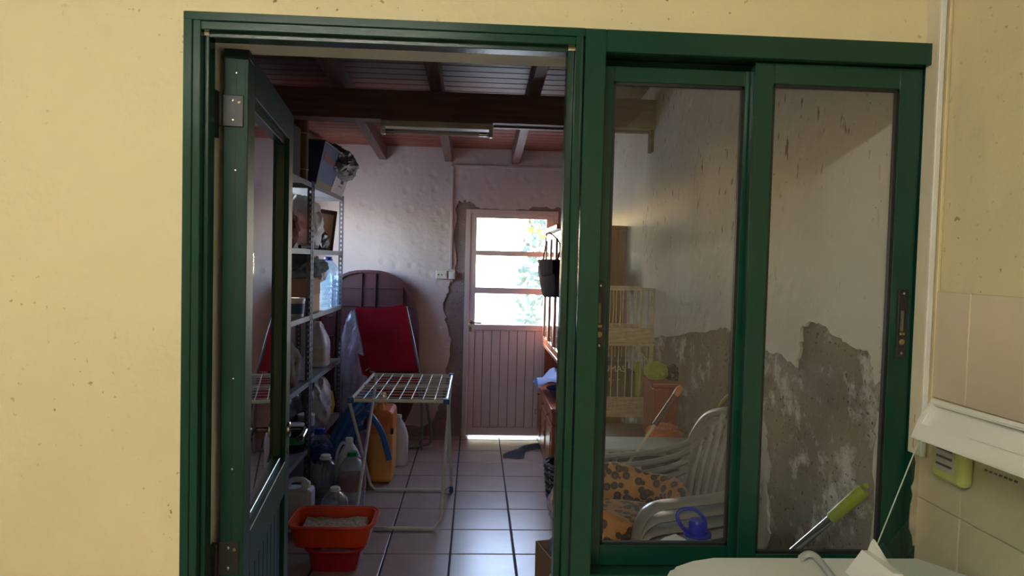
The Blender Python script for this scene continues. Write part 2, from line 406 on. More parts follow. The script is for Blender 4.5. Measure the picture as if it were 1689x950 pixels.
# wall tiles, rows .2445 high, cut column at the corner
zt = [1.557-.2445*i for i in range(7)]; zt[-1] = .1
ycols = [1.615, 1.45]+[1.45-.33*i for i in range(1, 10)]
for i in range(6):
    for a, b in zip(ycols, ycols[1:]):
        box('wall_tile', KXR-.008, KXR-.0005, b+.001, a-.001, max(zt[i+1], .09)+.001, zt[i]-.001, tile_wall_m, wr, bev=.0015)
box('grout_bed', KXR-.004, KXR, ycols[-1], 1.615, .09, 1.556, grout_m, wr)
# plastic trunking in the corner
tr = thing('cable_trunking', 'ivory plastic trunking strip up the corner beside the green window frame', 'trunking', (1.055, 1.59, .95))
box('channel', 1.043, 1.057, 1.575, 1.6195, 1.17, 2.6, warm_white, tr, bev=.002)
box('cover', 1.041, 1.055, 1.567, 1.575, 1.17, 2.6, soft_white, tr, bev=.002)
box('edge_strip', 1.057, 1.0655, 1.560, 1.6, 1.17, 2.6, mat('cream_strip', rgb(214, 200, 160), .5), tr, bev=.002)
# --- shed floor
fl = struct('floor')
box('grout_bed', XL-.1, XR+.1, YF, YB+.1, -.12, -.005, floor_grout, fl)
TS = .349
me = None
nx0 = -5; k = 0
for ix in range(-5, 4):
    x0 = -.104+ix*TS; x1 = x0+TS
    for iy in range(-6, 8):
        y0 = 3.785+iy*TS; y1 = y0+TS
        a, b, c, d = max(x0, XL), min(x1, XR), max(y0, YF), min(y1, YB)
        if b-a < .02 or d-c < .02: continue
        full = abs(b-a-TS) < 1e-5 and abs(d-c-TS) < 1e-5
        if full and me is not None:
            o = bpy.data.objects.new('floor_tile', me); COL.objects.link(o); o.parent = fl; o.location = (x0, y0, 0)
            continue
        o = box('floor_tile', a+.005, b-.005, c+.005, d-.005, -.02, R.uniform(-.0006, .0006), floor_tile_m, fl, bev=.003, seg=2, origin=(a, c, 0))
        if full and me is None: me = o.data
# --- far wall
DX0, DX1, DZ = -.097, .733, 2.06
wb = struct('wall_back')
for a, b, c, d in ((XL-.1, DX0, 0, 2.75), (DX1, XR+.1, 0, 2.75), (DX0, DX1, DZ, 2.75)):
    box('wall_section', a, b, YB, YB+.18, c, d, cement_far, wb)
def ragged(pix, Y=None, X=None, n=5, amp=.012, seed=1):
    rr = random.Random(seed); o = []
    w_ = [PY(x, y, Y) if Y else PX(x, y, X) for x, y in pix]
    for a, b in zip(w_, w_[1:]):
        for k in range(n):
            p = a.lerp(b, k/n)
            j = Vector((rr.uniform(-amp, amp), rr.uniform(-amp, amp), rr.uniform(-amp, amp)))
            if Y: j.y = 0
            if X: j.x = 0
            o.append(p+j if k else p+j*.5)
    return o+[w_[-1]]
edge = ragged([(618, 706), (660, 700), (690, 704), (712, 698), (722, 672), (733, 640), (738, 600), (744, 560), (738, 540), (731, 510), (736, 488), (742, 470), (752, 455), (749, 400), (752, 345), (757, 333), (768, 330), (790, 342), (815, 345), (842, 349), (868, 345), (895, 342), (925, 343)], Y=YB, n=5, amp=.014, seed=3)
pts = [Vector((XL, YB, .02)), Vector((XL+.3, YB, .16))]+edge+[Vector((XR, YB, edge[-1].z-.02)), Vector((XR, YB, 2.72)), Vector((XL, YB, 2.72))]
prism('plaster_coat', pts, (0, -.012, 0), plaster, wb)
# --- side walls
wl = struct('wall_left')
LWY0, LWY1, LWZ0, LWZ1 = 4.95, 6.02, 1.42, 2.12
for a, b, c, d in ((YF, LWY0, 0, 3.2), (LWY1, YB+.18, 0, 3.2), (LWY0, LWY1, 0, LWZ0), (LWY0, LWY1, LWZ1, 3.2)): box('wall_section', XL-.12, XL, a, b, c, d, plaster, wl)
w2_ = struct('window_2')
for a, b, c, d in ((LWY0, LWY0+.04, LWZ0, LWZ1), (LWY1-.04, LWY1, LWZ0, LWZ1), (LWY0+.04, LWY1-.04, LWZ0, LWZ0+.04), (LWY0+.04, LWY1-.04, LWZ1-.04, LWZ1), ((LWY0+LWY1)/2-.02, (LWY0+LWY1)/2+.02, LWZ0+.04, LWZ1-.04)):
    box('window_frame', XL-.08, XL-.04, a, b, c, d, door_white, w2_)
bm = bmesh.new(); bm.faces.new([bm.verts.new(p) for p in ((XL-.06, LWY0, LWZ0), (XL-.06, LWY1, LWZ0), (XL-.06, LWY1, LWZ1), (XL-.06, LWY0, LWZ1))]); link('pane', bm, pane_m, w2_)
wrs = struct('wall_right')
box('wall_section', XR, XR+.12, YF-.14, YB+.18, 0, 3.2, cement_r, wrs)
trowel(plaster_r)
e1 = ragged([(1010, 560), (1080, 556), (1110, 553), (1150, 548), (1185, 544), (1200, 538), (1222, 560), (1262, 580), (1285, 581), (1300, 589), (1318, 606), (1324, 575), (1326, 543), (1342, 531), (1362, 538), (1380, 556), (1402, 566), (1425, 573), (1440, 580), (1446, 606), (1449, 630), (1462, 636), (1459, 670), (1452, 690), (1446, 760), (1448, 830), (1440, 900)], X=XR, n=4, amp=.010, seed=5)
pts = [Vector((XR, YB, e1[0].z))]+e1+[Vector((XR, e1[-1].y, .05)), Vector((XR, YF, .05)), Vector((XR, YF, 3.1)), Vector((XR, YB, 3.1))]
prism('plaster_coat', pts, (-.010, 0, 0), plaster_r, wrs)
e2 = ragged([(1252, 690), (1264, 700), (1266, 740), (1272, 770), (1266, 800), (1268, 840), (1272, 880), (1262, 905), (1253, 930)], X=XR, n=4, amp=.010, seed=8)
bk = [Vector((XR, p.y+R.uniform(.09, .2), p.z)) for p in e2[::-3]]
prism('plaster_flake', e2+bk, (-.008, 0, 0), mat('salt_white_plaster', rgb(200, 200, 192), .85, 0, .12, 12, .5, 30), wrs)
# --- ceiling: sloping boards, rafters, beam
ce = struct('ceiling')
def cz(y): return 2.600+.068*(YB-y)        # board underside
y = YF
bw = .098
pm, pr = None, None
i = 0
while y < YB:
    ym = y+bw
    bm = bmesh.new(); B(bm, XL, XR, y+.003, min(ym, YB)-.003, 0, .02, .004)
    sl = -.068
    for v in bm.verts: v.co.z += cz(v.co.y)
    link('ceiling_board', bm, board_red if y > 4.45 else board_m, ce)
    y = ym; i += 1
bm = bmesh.new(); B(bm, XL-.1, XR+.1, YF-.14, YB+.18, .02, .06)
for v in bm.verts: v.co.z += cz(v.co.y)
link('roof_deck', bm, beam_m, ce)
for X in (-1.42, -.849, -.266, .332, .93):
    bm = bmesh.new(); B(bm, X-.035, X+.035, YF, YB, -.125, 0, .004)
    for v in bm.verts: v.co.z += cz(v.co.y)-.0005
    link('rafter', bm, rafter_m, ce)
box('beam', XL, XR, 4.30, 4.42, 2.436, 2.648-.035, beam_m, ce, bev=.004)
box('beam_edge_highlight', PY(815, 200, 4.3).x, XR-.02, 4.385, 4.425, 2.424, 2.436, rafter_m, ce)  # added strip standing in for the highlight along the beam's lower edge
box('beam_hanger', XR-.03, XR-.001, 4.33, 4.40, 2.30, 2.436, beam_m, ce)

# ================================================================== green door frame and window frame
d1 = struct('door_1')
def bar(name, x0, x1, y0, y1, z0, z1, m, parent, bev=.0015): return box(name, x0, x1, y0, y1, z0, z1, m, parent, bev)
FZ = 2.130
bar('jamb', -.653, -.634, 1.597, 1.62, 0, FZ, green, d1); bar('jamb', -.6335, -.616, 1.599, 1.66, 0, FZ-.0005, green, d1)
bar('jamb_stop', -.616, -.606, 1.622, 1.66, 0, FZ-.037, green_dk, d1)
bar('head', -.653, .235, 1.5965, 1.62, FZ-.0185, FZ+.0005, green, d1); bar('head', -.616, .214, 1.599, 1.66, FZ-.0375, FZ-.019, green, d1)
bar('head_stop', -.606, .199, 1.618, 1.66, FZ-.049, FZ-.036, green_dk, d1)
bar('jamb', .214, .2325, 1.599, 1.66, 0, FZ-.0005, green, d1); bar('jamb_stop', .198, .214, 1.622, 1.66, 0, FZ-.037, green_dk, d1)
bar('jamb_bead', .2265, .2305, 1.5955, 1.60, 0, FZ-.012, green_dk, d1, .0008)
# caulk line round the frame
ck = mat('white_caulk', rgb(222, 220, 205), .7)
box('caulk', -.6575, -.653, 1.612, 1.621, 0, FZ+.004, ck, d1); box('caulk', -.657, 1.05, 1.612, 1.621, FZ, FZ+.004, ck, d1)
w1 = struct('window_1')
WX0, WX1, WZ0 = .2345, 1.064, .79
bar('frame_jamb', WX0, .283, 1.597, 1.625, WZ0, FZ, green, w1); bar('frame_jamb', WX0+.003, .279, 1.625, 1.715, WZ0, FZ-.002, green_dk, w1)
bar('frame_head', .283, WX1, 1.597, 1.625, 2.080, FZ, green, w1); bar('frame_head', .283, WX1, 1.625, 1.715, 2.090, FZ-.003, green_dk, w1); bar('head_track', .283, 1.044, 1.693, 1.715, 2.05, 2.090, green_dk, w1)
bar('frame_jamb', 1.044, WX1, 1.597, 1.715, WZ0, FZ-.001, green, w1)
for zz in (1.98, 1.72, 1.40): prism('caulk_smear', [Vector((1.0635, 1.5965, zz-.10)), Vector((1.0635, 1.5965, zz+.10)), Vector((1.056, 1.5965, zz+.06)), Vector((1.053, 1.5965, zz+.01)), Vector((1.058, 1.5965, zz-.04))], (0, -.001, 0), ck, w1)
bar('frame_sill', .283, 1.044, 1.597, 1.625, WZ0, .876, green, w1); bar('frame_sill', .283, 1.044, 1.625, 1.715, WZ0, .870, green_dk, w1)
# ragged mortar between the frame end and the right wall
rr = random.Random(4); pts = [Vector((1.0525, 1.595, .95)), Vector((1.0655, 1.595, .95)), Vector((1.0655, 1.595, 1.27))]
pts += [Vector((1.045+rr.uniform(-.004, .006), 1.595, 1.27-.02*i)) for i in range(16)]
prism('mortar_smear', pts, (0, .004, 0), mat('mortar', rgb(196, 178, 154), .9, 0, .2, 30, .5, 60), w1)

def sash(name, label, x0, x1, y0, y1, gx0, gx1, gz0, gz1, z0, z1, lockx, lside):
    t = thing(name, label, 'window sash', ((x0+x1)/2, (y0+y1)/2, z0), 'sliding sashes of the green window')
    bar('stile', x0, gx0, y0, y1, z0, z1, green, t); bar('stile', gx1, x1, y0, y1, z0, z1, green, t)
    bar('rail', gx0, gx1, y0, y1, gz1, z1, green, t); bar('rail', gx0, gx1, y0, y1, z0, gz0, green, t)
    g = .006
    bm = bmesh.new()
    for a in ((gx0, gx0+g, gz0, gz1), (gx1-g, gx1, gz0, gz1), (gx0, gx1, gz0, gz0+g), (gx0, gx1, gz1-g, gz1)): B(bm, a[0], a[1], y0+.004, y0+.016, a[2], a[3])
    link('gasket', bm, rubber, t)
    ym = (y0+y1)/2
    bm = bmesh.new(); vs = [bm.verts.new(p) for p in ((gx0, ym, gz0), (gx1, ym, gz0), (gx1, ym, gz1), (gx0, ym, gz1))]; bm.faces.new(vs)
    link('pane', bm, pane_m, t)
    lp = box('lock_plate', lockx-.0125, lockx+.0125, y0-.004, y0, 1.395, 1.558, blackmetal, t, bev=.002, seg=2)
    box('latch_recess', lockx-.007, lockx+.008, y0-.0048, y0-.004, 1.447, 1.510, rubber, lp)
    box('latch_lever', lockx-.006, lockx+.002, y0-.0056, y0-.0046, 1.458, 1.507, mat('lever_grey', rgb(110, 104, 98), .4, .5), lp)
    box('latch_tab', lockx-.007, lockx+.006, y0-.008, y0-.004, 1.447, 1.456, brass, lp, bev=.002)
    lathe('lock_cylinder', [(.007, 0), (.007, .002), (.005, .003)], (lockx, y0-.004, 1.432), brass, lp, 14, rot=Vector((0, -1, 0)).to_track_quat('Z', 'Y').to_matrix())
    for z in (1.405, 1.548, 1.526): screw((lockx, y0-.004, z), (0, -1, 0), .003, chrome if z != 1.526 else rubber, lp)
    return t
sash('sliding_sash', 'left green sliding sash with glass looking onto the wicker shelf and grey chairs', .284, .652, 1.660, 1.690, .315, .629, .921, 2.030, .872, 2.066, .297, 1)
sash('sliding_sash', 'right green sliding sash with glass looking onto the crumbling plaster wall', .640, 1.043, 1.626, 1.654, .6845, .989, .915, 2.030, .878, 2.079, 1.018, -1)

# ---------------------------------------------------------------- open door leaf
LW, LT = .80, .055
lang = math.radians(7)
ld = Vector((-math.sin(lang), math.cos(lang), 0))      # along the leaf, from the hinge
ln = Vector((math.cos(lang), math.sin(lang), 0))       # normal, towards the room (+X)
L0 = Vector((-.551, 1.722, 0))                          # visible face corner at the hinge
LM = Matrix(((ld.x, ln.x, 0, L0.x), (ld.y, ln.y, 0, L0.y), (0, 0, 1, 0), (0, 0, 0, 1)))  # local: x along leaf, y out of visible face, z up
green_leaf = mat('green_enamel_matt', rgb(17, 60, 48), .5, 0, .12, 3, .04, 150, .25)
leaf = thing('door_leaf', 'green glazed door standing open on the left, with lever handle', 'door', (L0.x, L0.y, .02))
def lbox(name, x0, x1, y0, y1, z0, z1, m, parent=leaf, bev=.0015): return box(name, x0, x1, y0, y1, z0, z1, m, parent, bev, mtx=LM)
LZ = 2.088
lbox('stile', 0, .085, -LT, 0, .02, LZ, green_leaf); lbox('stile', LW-.095, LW, -LT, 0, .02, LZ, green_leaf)
lbox('top_rail', .085, LW-.095, -LT, 0, LZ-.095, LZ, green_leaf); lbox('middle_rail', .085, LW-.095, -LT, 0, .785, .895, green_leaf)
lbox('bottom_rail', .085, LW-.095, -LT, 0, .02, .14, green_leaf)
lbox('head_shadow_strip', 0, .06, -LT-.001, .001, LZ-.022, LZ+.001, rubber)  # black strip standing in for the frame head's shadow on the leaf top
for i in range(9):
    a = .085+(LW-.18)*i/9; b = .085+(LW-.18)*(i+1)/9
    lbox('panel_slat', a+.003, b-.003, -LT+.012, -.012, .14, .785, green_leaf)
lbox('panel_backing', .085, LW-.095, -LT+.018, -.018, .14, .785, green_dk)
for z0, z1, nm in ((LZ-.118, LZ-.095, 'glazing_bead'), (.895, .918, 'glazing_bead')):
    lbox(nm, .085, LW-.095, -.030, -.012, z0, z1, green_dk)
lbox('glazing_bead', .085, .103, -.030, -.012, .918, LZ-.118, green_dk); lbox('glazing_bead', LW-.113, LW-.095, -.030, -.012, .918, LZ-.118, green_dk)
bm = bmesh.new(); vs = [bm.verts.new(LM @ Vector(p)) for p in ((.085, -.026, .895), (LW-.095, -.026, .895), (LW-.095, -.026, LZ-.095), (.085, -.026, LZ-.095))]; bm.faces.new(vs)
link('pane', bm, pane_m, leaf)
lbox('edge_groove', -.0008, 0, -LT*.5-.001, -LT*.5+.001, .02, LZ-.03, rubber, leaf, 0)
lbox('edge_groove', -.0008, 0, -.0075, -.006, .02, LZ-.03, rubber, leaf, 0)
HZ = .995
for sd in (1, -1):
    y0 = 0 if sd > 0 else -LT
    def hp(x, y, z): return LM @ Vector((LW-.048+x, y0+sd*y, HZ+z))
    q = (ln*sd).to_track_quat('Z', 'Y').to_matrix()
    h = lathe('handle_rose', [(.026, 0), (.026, .008), (.022, .011)], hp(0, 0, 0), chrome, leaf, 20, rot=q)
    tube('lever', smoothpts([hp(0, .008, 0), hp(0, .045, 0), hp(-.008, .058, 0), hp(-.03, .062, 0), hp(-.11, .058, -.004), hp(-.125, .05, -.004)], 5), .0095, blackmetal if False else mat('dark_chrome', rgb(90, 90, 92), .12, 1), h, 10)
lk = lathe('lock_cylinder', [(.012, 0), (.012, .004)], LM @ Vector((LW-.048, 0, HZ-.075)), chrome, leaf, 14, rot=ln.to_track_quat('Z', 'Y').to_matrix())
def hinge(zc, h):
    hg = lbox('hinge', -.004, -.0008, -LT-.004, -.010, zc-h/2, zc+h/2, blackmetal, leaf)
    for dz in (-.3, .32): screw(LM @ Vector((-.004, -LT*.62, zc+dz*h)), -ld, .0038, chrome, hg)
    screw(LM @ Vector((-.004, -.020, zc+.02)), -ld, .0042, brass, hg)
    tube('hinge_knuckle', [LM @ Vector((-.010, -LT-.006, zc-h/2)), LM @ Vector((-.010, -LT-.006, zc+h/2))], .0055, blackmetal, hg, 10)
    box('frame_plate', -.6185, -.612, 1.662, 1.705, zc-h*.9, zc+h*.55, blackmetal, hg, bev=.001)
hinge(1.94, .075); hinge(.862, .08)
for z in (2.03, 1.80, 1.30, 1.08, .79): screw(LM @ Vector((-.001, -LT*.5, z)), -ld, .003, chrome, leaf)

# ================================================================== far metal door
d2 = struct('door_2')
bar('frame_jamb', DX0, DX0+.04, YB-.02, YB+.05, 0, DZ, door_white, d2); bar('frame_jamb', DX1-.04, DX1, YB-.02, YB+.05, 0, DZ, door_white, d2)
bar('frame_head', DX0+.04, DX1-.04, YB-.02, YB+.05, DZ-.04, DZ, door_white, d2)
bar('frame_stop', DX0+.02, DX0+.06, YB+.032, YB+.05, 0, DZ-.01, door_white, d2); bar('frame_stop', DX1-.06, DX1-.02, YB+.032, YB+.05, 0, DZ-.01, door_white, d2); bar('frame_stop', DX0+.02, DX1-.02, YB+.032, YB+.05, DZ-.06, DZ-.01, door_white, d2)
fd = thing('metal_door', 'pinkish white metal door with three glass panes and grooved lower panel', 'door', (.318, YB, .02))
fx0, fx1 = DX0+.043, DX1-.043
gx0, gx1 = PY(785, 450, YB).x, .628
zr = [PY(800, yy, YB-.01).z for yy in (359.5, 413, 421.5, 474, 484, 535)]
fy0, fy1 = YB-.012, YB+.028
bar('stile', fx0, gx0, fy0, fy1, .014, DZ-.043, door_white, fd); bar('stile', gx1, fx1, fy0, fy1, .014, DZ-.043, door_white, fd)
bar('rail', gx0, gx1, fy0, fy1, zr[0], DZ-.043, door_white, fd); bar('rail', gx0, gx1, fy0, fy1, zr[2], zr[1], door_white, fd)
bar('rail', gx0, gx1, fy0, fy1, zr[4], zr[3], door_white, fd)
zb = PY(800, 544, YB).z
bar('rail', gx0, gx1, fy0, fy1, zb, zr[5], door_white, fd); bar('rail', gx0, gx1, fy0, fy1, .014, .085, door_white, fd)
for a, b in ((1, 0), (3, 2), (5, 4)):
    bm = bmesh.new(); vs = [bm.verts.new(p) for p in ((gx0, YB+.01, zr[a]), (gx1, YB+.01, zr[a]), (gx1, YB+.01, zr[b]), (gx0, YB+.01, zr[b]))]; bm.faces.new(vs)
    link('pane', bm, frost_m, fd)
nb = 8
for i in range(nb):
    a = gx0+(gx1-gx0)*i/nb; b = gx0+(gx1-gx0)*(i+1)/nb
    box('panel_slat', a+.003, b-.003, YB-.004, YB+.012, .085, zb, door_white, fd, bev=.003)
box('panel_backing', gx0, gx1, YB+.004, YB+.02, .085, zb, mat('groove_grey', rgb(150, 136, 138), .6), fd)
hz = PY(778, 531, YB).z
hx = PY(776, 531, YB).x
q = Vector((0, -1, 0)).to_track_quat('Z', 'Y').to_matrix()
hr = lathe('handle_rose', [(.024, 0), (.024, .008)], (hx, fy0, hz), chrome, fd, 14, rot=q)
tube('lever', [(hx, fy0-.005, hz), (hx, fy0-.045, hz), (hx+.02, fy0-.05, hz), (hx+.10, fy0-.05, hz-.004)], .009, chrome, hr, 8)
lk = box('lock_plate', hx-.014, hx+.014, fy0-.004, fy0, hz-.085, hz-.035, mat('lock_steel', rgb(150, 140, 130), .35, .8), fd, bev=.002)
box('keyhole', hx-.003, hx+.003, fy0-.005, fy0-.004, hz-.07, hz-.05, ink, lk)

# ---------------------------------------------------------------- outside the far door
gr = struct('ground')
box('paving', -25, 25, YB+.18, 60, -.1, -.02, ground_m, gr)
box('paving', -25, XL-.12, -3, YB+.18, -.1, -.02, ground_m, gr)
iv = thing('ivy_vine', 'sprig of bright green ivy leaves hanging outside the far door glass', 'vine', PY(905, 395, 6.75))
st = smoothpts([PY(x, y_, 6.75) for x, y_ in ((1040, 250), (960, 330), (925, 386), (905, 389), (893, 384), (884, 377), (876, 370), (872, 362))], 4)
st_x = [PY(x, y_, 6.75) for x, y_ in ((872, 362), (876, 370), (884, 377), (893, 384), (902, 388), (915, 386), (930, 372))]
st = [Vector((p.x, YB+.195+.2*min(1, max(0, (2.25-p.z)/.3)), p.z)) for p in st]
tube('stem', st, .006, mat('vine_stem', rgb(70, 72, 40), .7), iv, 6)
def leafshape(name, c, s, ang, parent, m, tilt=0.):
    o = [(0, -.5), (.45, -.45), (.38, -.05), (.6, .25), (.2, .3), (0, .7), (-.2, .3), (-.6, .25), (-.38, -.05), (-.45, -.45)]
    bm = bmesh.new(); ca, sa = math.cos(ang), math.sin(ang)
    ce_ = bm.verts.new(Vector(c)+Vector((0, -.15*s, 0)))
    vs = [bm.verts.new(Vector(c)+Vector(((x*ca-z*sa)*s, tilt*x*s, (x*sa+z*ca)*s))) for x, z in o]
    for i in range(len(vs)): bm.faces.new((ce_, vs[i], vs[(i+1) % len(vs)]))
    return link(name, bm, m, parent)
for i, (x, y_, s, a) in enumerate(((874, 365, .035, .4), (875, 380, .05, 2.9), (890, 381, .05, 1.2), (897, 388, .055, 2.6), (903, 384, .05, .9), (910, 379, .055, 5.6))):
    leafshape('leaf', PY(x, y_, 6.74), s*1.35, a, iv, leaf_m, .3)
rb = random.Random(11)
BX = 1.08
bu = thing('garden_bush', 'shaded leafy bush growing outside beyond the far door glass', 'bush', (BX, 8.2, -.02))
bm = bmesh.new()
for i in range(1000):
    d = Vector((rb.gauss(0, 1), rb.gauss(0, 1), rb.gauss(0, 1))).normalized()*rb.uniform(.6, 1)**.6
    c = Vector((BX+d.x*.62, 8.2+d.y*.55, 1.25+d.z*1.2)); s = rb.uniform(.035, .07)
    a = Vector((rb.gauss(0, 1), rb.gauss(0, 1), rb.gauss(0, 1))).normalized(); b = a.orthogonal().normalized()
    bm.faces.new([bm.verts.new(c+s*p) for p in (a*1.3, b*.6, -a*1.1, -b*.6)])
link('foliage', bm, bush_m, bu)
for i in range(4):
    tube('branch', smoothpts([(BX+rb.uniform(-.05, .05), 8.2, -.02), (BX+rb.uniform(-.2, .2), 8.2+rb.uniform(-.1, .1), .5), (BX+rb.uniform(-.4, .4), 8.2+rb.uniform(-.3, .3), 1.3)], 3), [.02]*6+[.008], mat('vine_stem', (0, 0, 0)), bu, 6)
# ================================================================== kitchen things
LX0, LX1, LY, LAMP = -1.35, -.15, -.75, 33
kl = thing('tube_lamp', 'lit white fluorescent batten on the kitchen ceiling', 'lamp', ((LX0+LX1)/2, LY, 2.6))
box('batten', LX0-.03, LX1+.03, LY-.03, LY+.03, 2.55, 2.5995, soft_white, kl, bev=.004)
em = bpy.data.materials.new('lit_tube'); em.use_nodes = True
_b = em.node_tree.nodes['Principled BSDF']; _b.inputs['Base Color'].default_value = (.9, .88, .82, 1); _b.inputs['Emission Color'].default_value = (1, .95, .85, 1)
_b.inputs['Emission Strength'].default_value = LAMP
tube('tube', [(LX0, LY, 2.52), (LX1, LY, 2.52)], .019, em, kl, 16)
for x in (LX0, LX1): box('tube_holder', x-.012, x+.012, LY-.022, LY+.022, 2.495, 2.552, soft_white, kl, bev=.004)

# white wall-hung heater on the right kitchen wall (seen mirrored in the glass)
hb = thing('wall_heater', 'tall white wall heater hung on the tiled kitchen wall, mirrored in the window', 'heater', (.95, -.33, 1.35))
box('casing', .83, KXR-.009, -.60, -.06, 1.35, 2.15, soft_white, hb, bev=.012, seg=3)
box('front_panel', .824, .832, -.58, -.08, 1.38, 2.12, soft_white, hb, bev=.003)
box('display', .822, .825, -.36, -.28, 1.45, 1.50, ink, hb)
tp = thing('wall_tap', 'chrome dome tap on the beige kitchen wall tiles, mirrored in the window', 'tap', (KXR-.01, .06, 1.42))
qx = Vector((-1, 0, 0)).to_track_quat('Z', 'Y').to_matrix()
lathe('flange', [(.045, 0), (.043, .012), (.034, .026), (.016, .036), (.010, .04)], (KXR-.008, .06, 1.42), chrome, tp, 20, rot=qx)
lathe('stem', [(.009, .036), (.009, .062), (.015, .064), (.015, .075), (.008, .08)], (KXR-.008, .06, 1.42), chrome, tp, 14, rot=qx)

# soap / air-freshener box on the tiles
sp = thing('soap_box', 'pale lime plastic box with grey bars stuck on the wall tiles', 'box', (1.05, 1.45, 1.13))
sa_, sb_ = PX(1545, 745, 1.03), PX(1596, 790, 1.03)
box('body', 1.026, KXR-.0085, 1.408, 1.512, 1.145, 1.26, soap_m, sp, bev=.014, seg=4)
pf = box('front_plate', 1.0235, 1.027, 1.43, 1.49, 1.17, 1.25, label_w, sp, bev=.001)
for i in range(4): box('vent_bar', 1.0225, 1.0238, 1.435, 1.485, 1.18+.017*i, 1.185+.017*i, tube_grey, pf)

# washing machine with the glass lid open
MZ = .968
wm = thing('washing_machine', 'white top loading washing machine under the window with its glass lid raised', 'washing machine', (.71, 1.18, 0))
mx0, mx1, my0, my1 = .375, 1.052, .87, 1.492
def rrect(x0, x1, y0, y1, r, n=6):
    o = []
    for cx, cy, a0 in ((x1-r, y1-r, 0), (x0+r, y1-r, 90), (x0+r, y0+r, 180), (x1-r, y0+r, 270)):
        for i in range(n+1):
            a = math.radians(a0+90*i/n); o.append((cx+r*math.cos(a), cy+r*math.sin(a)))
    return o
prism('cabinet', [Vector((x, y_, .02)) for x, y_ in rrect(mx0+.02, mx1, my0+.01, my1-.01, .05)], (0, 0, .865), soft_white, wm, True)
topo = [(mx0, my0+.05), (mx0+.03, my0)]+[(mx1, my0), (mx1, 1.40), (.995, my1), (.53, my1), (.475, my1-.018), (.425, my1-.05), (mx0+.012, my1-.12), (mx0, my1-.2)]
prism('top_panel', [Vector((x, y_, .885)) for x, y_ in topo], (0, 0, MZ-.885), mat('machine_white', rgb(216, 222, 218), .35, 0, .02), wm, True, bev=.012)
for a in (mx0+.07, mx1-.06):
    for b in (my0+.06, my1-.06): lathe('foot', [(.025, 0), (.025, .022)], (a, b, 0), rubber, wm, 10)
# lid plane: hinge line along Y near the back, leaning towards the tiles
LYF = 1.42
hA = PY(1441, 911, LYF); tA = PY(1517, 723, LYF)
lv = (tA-hA); llen = lv.length; lv.normalize(); ly = Vector((.07, -1, 0)).normalized(); lnm = lv.cross(ly).normalized()   # normal
if lnm.x > 0: lnm = -lnm
def LP(u, v, n_=0): return hA+lv*(u*llen)+ly*v+lnm*n_
lw = .55
bm = bmesh.new(); bm.faces.new([bm.verts.new(p) for p in (LP(-.12, 0), LP(-.12, lw), LP(1, lw), LP(1, 0))]); link('lid_glass', bm, lid_glass, wm)
prism('lid_glass_edge', [LP(-.12, 0, -.001), LP(-.12, 0, .001), LP(1, 0, .001), LP(1, 0, -.001)], ly*.0015, mat('bright_glass_edge', rgb(190, 206, 200), .2), wm)
prism('lid_corner', [LP(-.2, -.001, .0045), LP(-.2, .16, .0045), LP(-.1, .12, .0045), LP(.10, -.001, .0045)], lnm*.012, soft_white, wm, bev=.003)
# white recessed rim along the lid's upper edge
def lidbar(name, u0, u1, v0, v1, n0, n1, bev=.003): return prism(name, [LP(u0, v0, n0), LP(u1, v0, n0), LP(u1, v1, n0), LP(u0, v1, n0)], lnm*(n1-n0), soft_white, wm, bev=bev)
lidbar('rim_plate', .99, 1.33, -.004, lw, -.012, -.005, .001)
lidbar('rim_front', .985, 1.115, -.008, lw, -.012, .016)
lidbar('rim_top', 1.29, 1.335, -.002, lw, -.012, .010)
prism('rim_end', [LP(.985, -.010, -.012), LP(.985, -.010, .014), LP(1.13, -.010, .014), LP(1.30, -.002, .010), LP(1.335, -.002, -.012)], ly*.012, soft_white, wm, bev=.002)
prism('rim_grip', [LP(1.115, .115, -.005), LP(1.115, lw, -.005), LP(1.27, lw, -.005), LP(1.27, .16, -.005), LP(1.22, .12, -.005)], lnm*.012, soft_white, wm, bev=.003)
for k in range(7):
    prism('lid_lettering', [LP(.94, .185+.011*k, .0046), LP(.94, .192+.011*k, .0046), LP(.955, .192+.011*k, .0046), LP(.955, .185+.011*k, .0046)], lnm*.0004, chrome, wm)
prism('hinge_block', [Vector(p) for p in ((hA.x-.065, LYF-.003, MZ-.002), (hA.x+.0, LYF-.003, MZ-.002), (hA.x-.01, LYF-.003, MZ+.045), (hA.x-.03, LYF-.003, MZ+.047))], (0, -.12, 0), soft_white, wm, bev=.004)
hc = [PZ(1321, 921, MZ+.008), PZ(1332, 914, MZ+.014), PZ(1345, 918, MZ+.012), PZ(1358, 933, MZ+.008), PZ(1375, 955, MZ+.008), PZ(1400, 985, MZ+.008)]
hc = [Vector((p.x, min(p.y, 1.48), p.z)) for p in hc]
tube('drain_hose', smoothpts(hc, 5), .0075, mat('pale_grey_hose', rgb(170, 174, 172), .5), None, 10, label='pale grey hose lying over the white washing machine top', cat='hose')

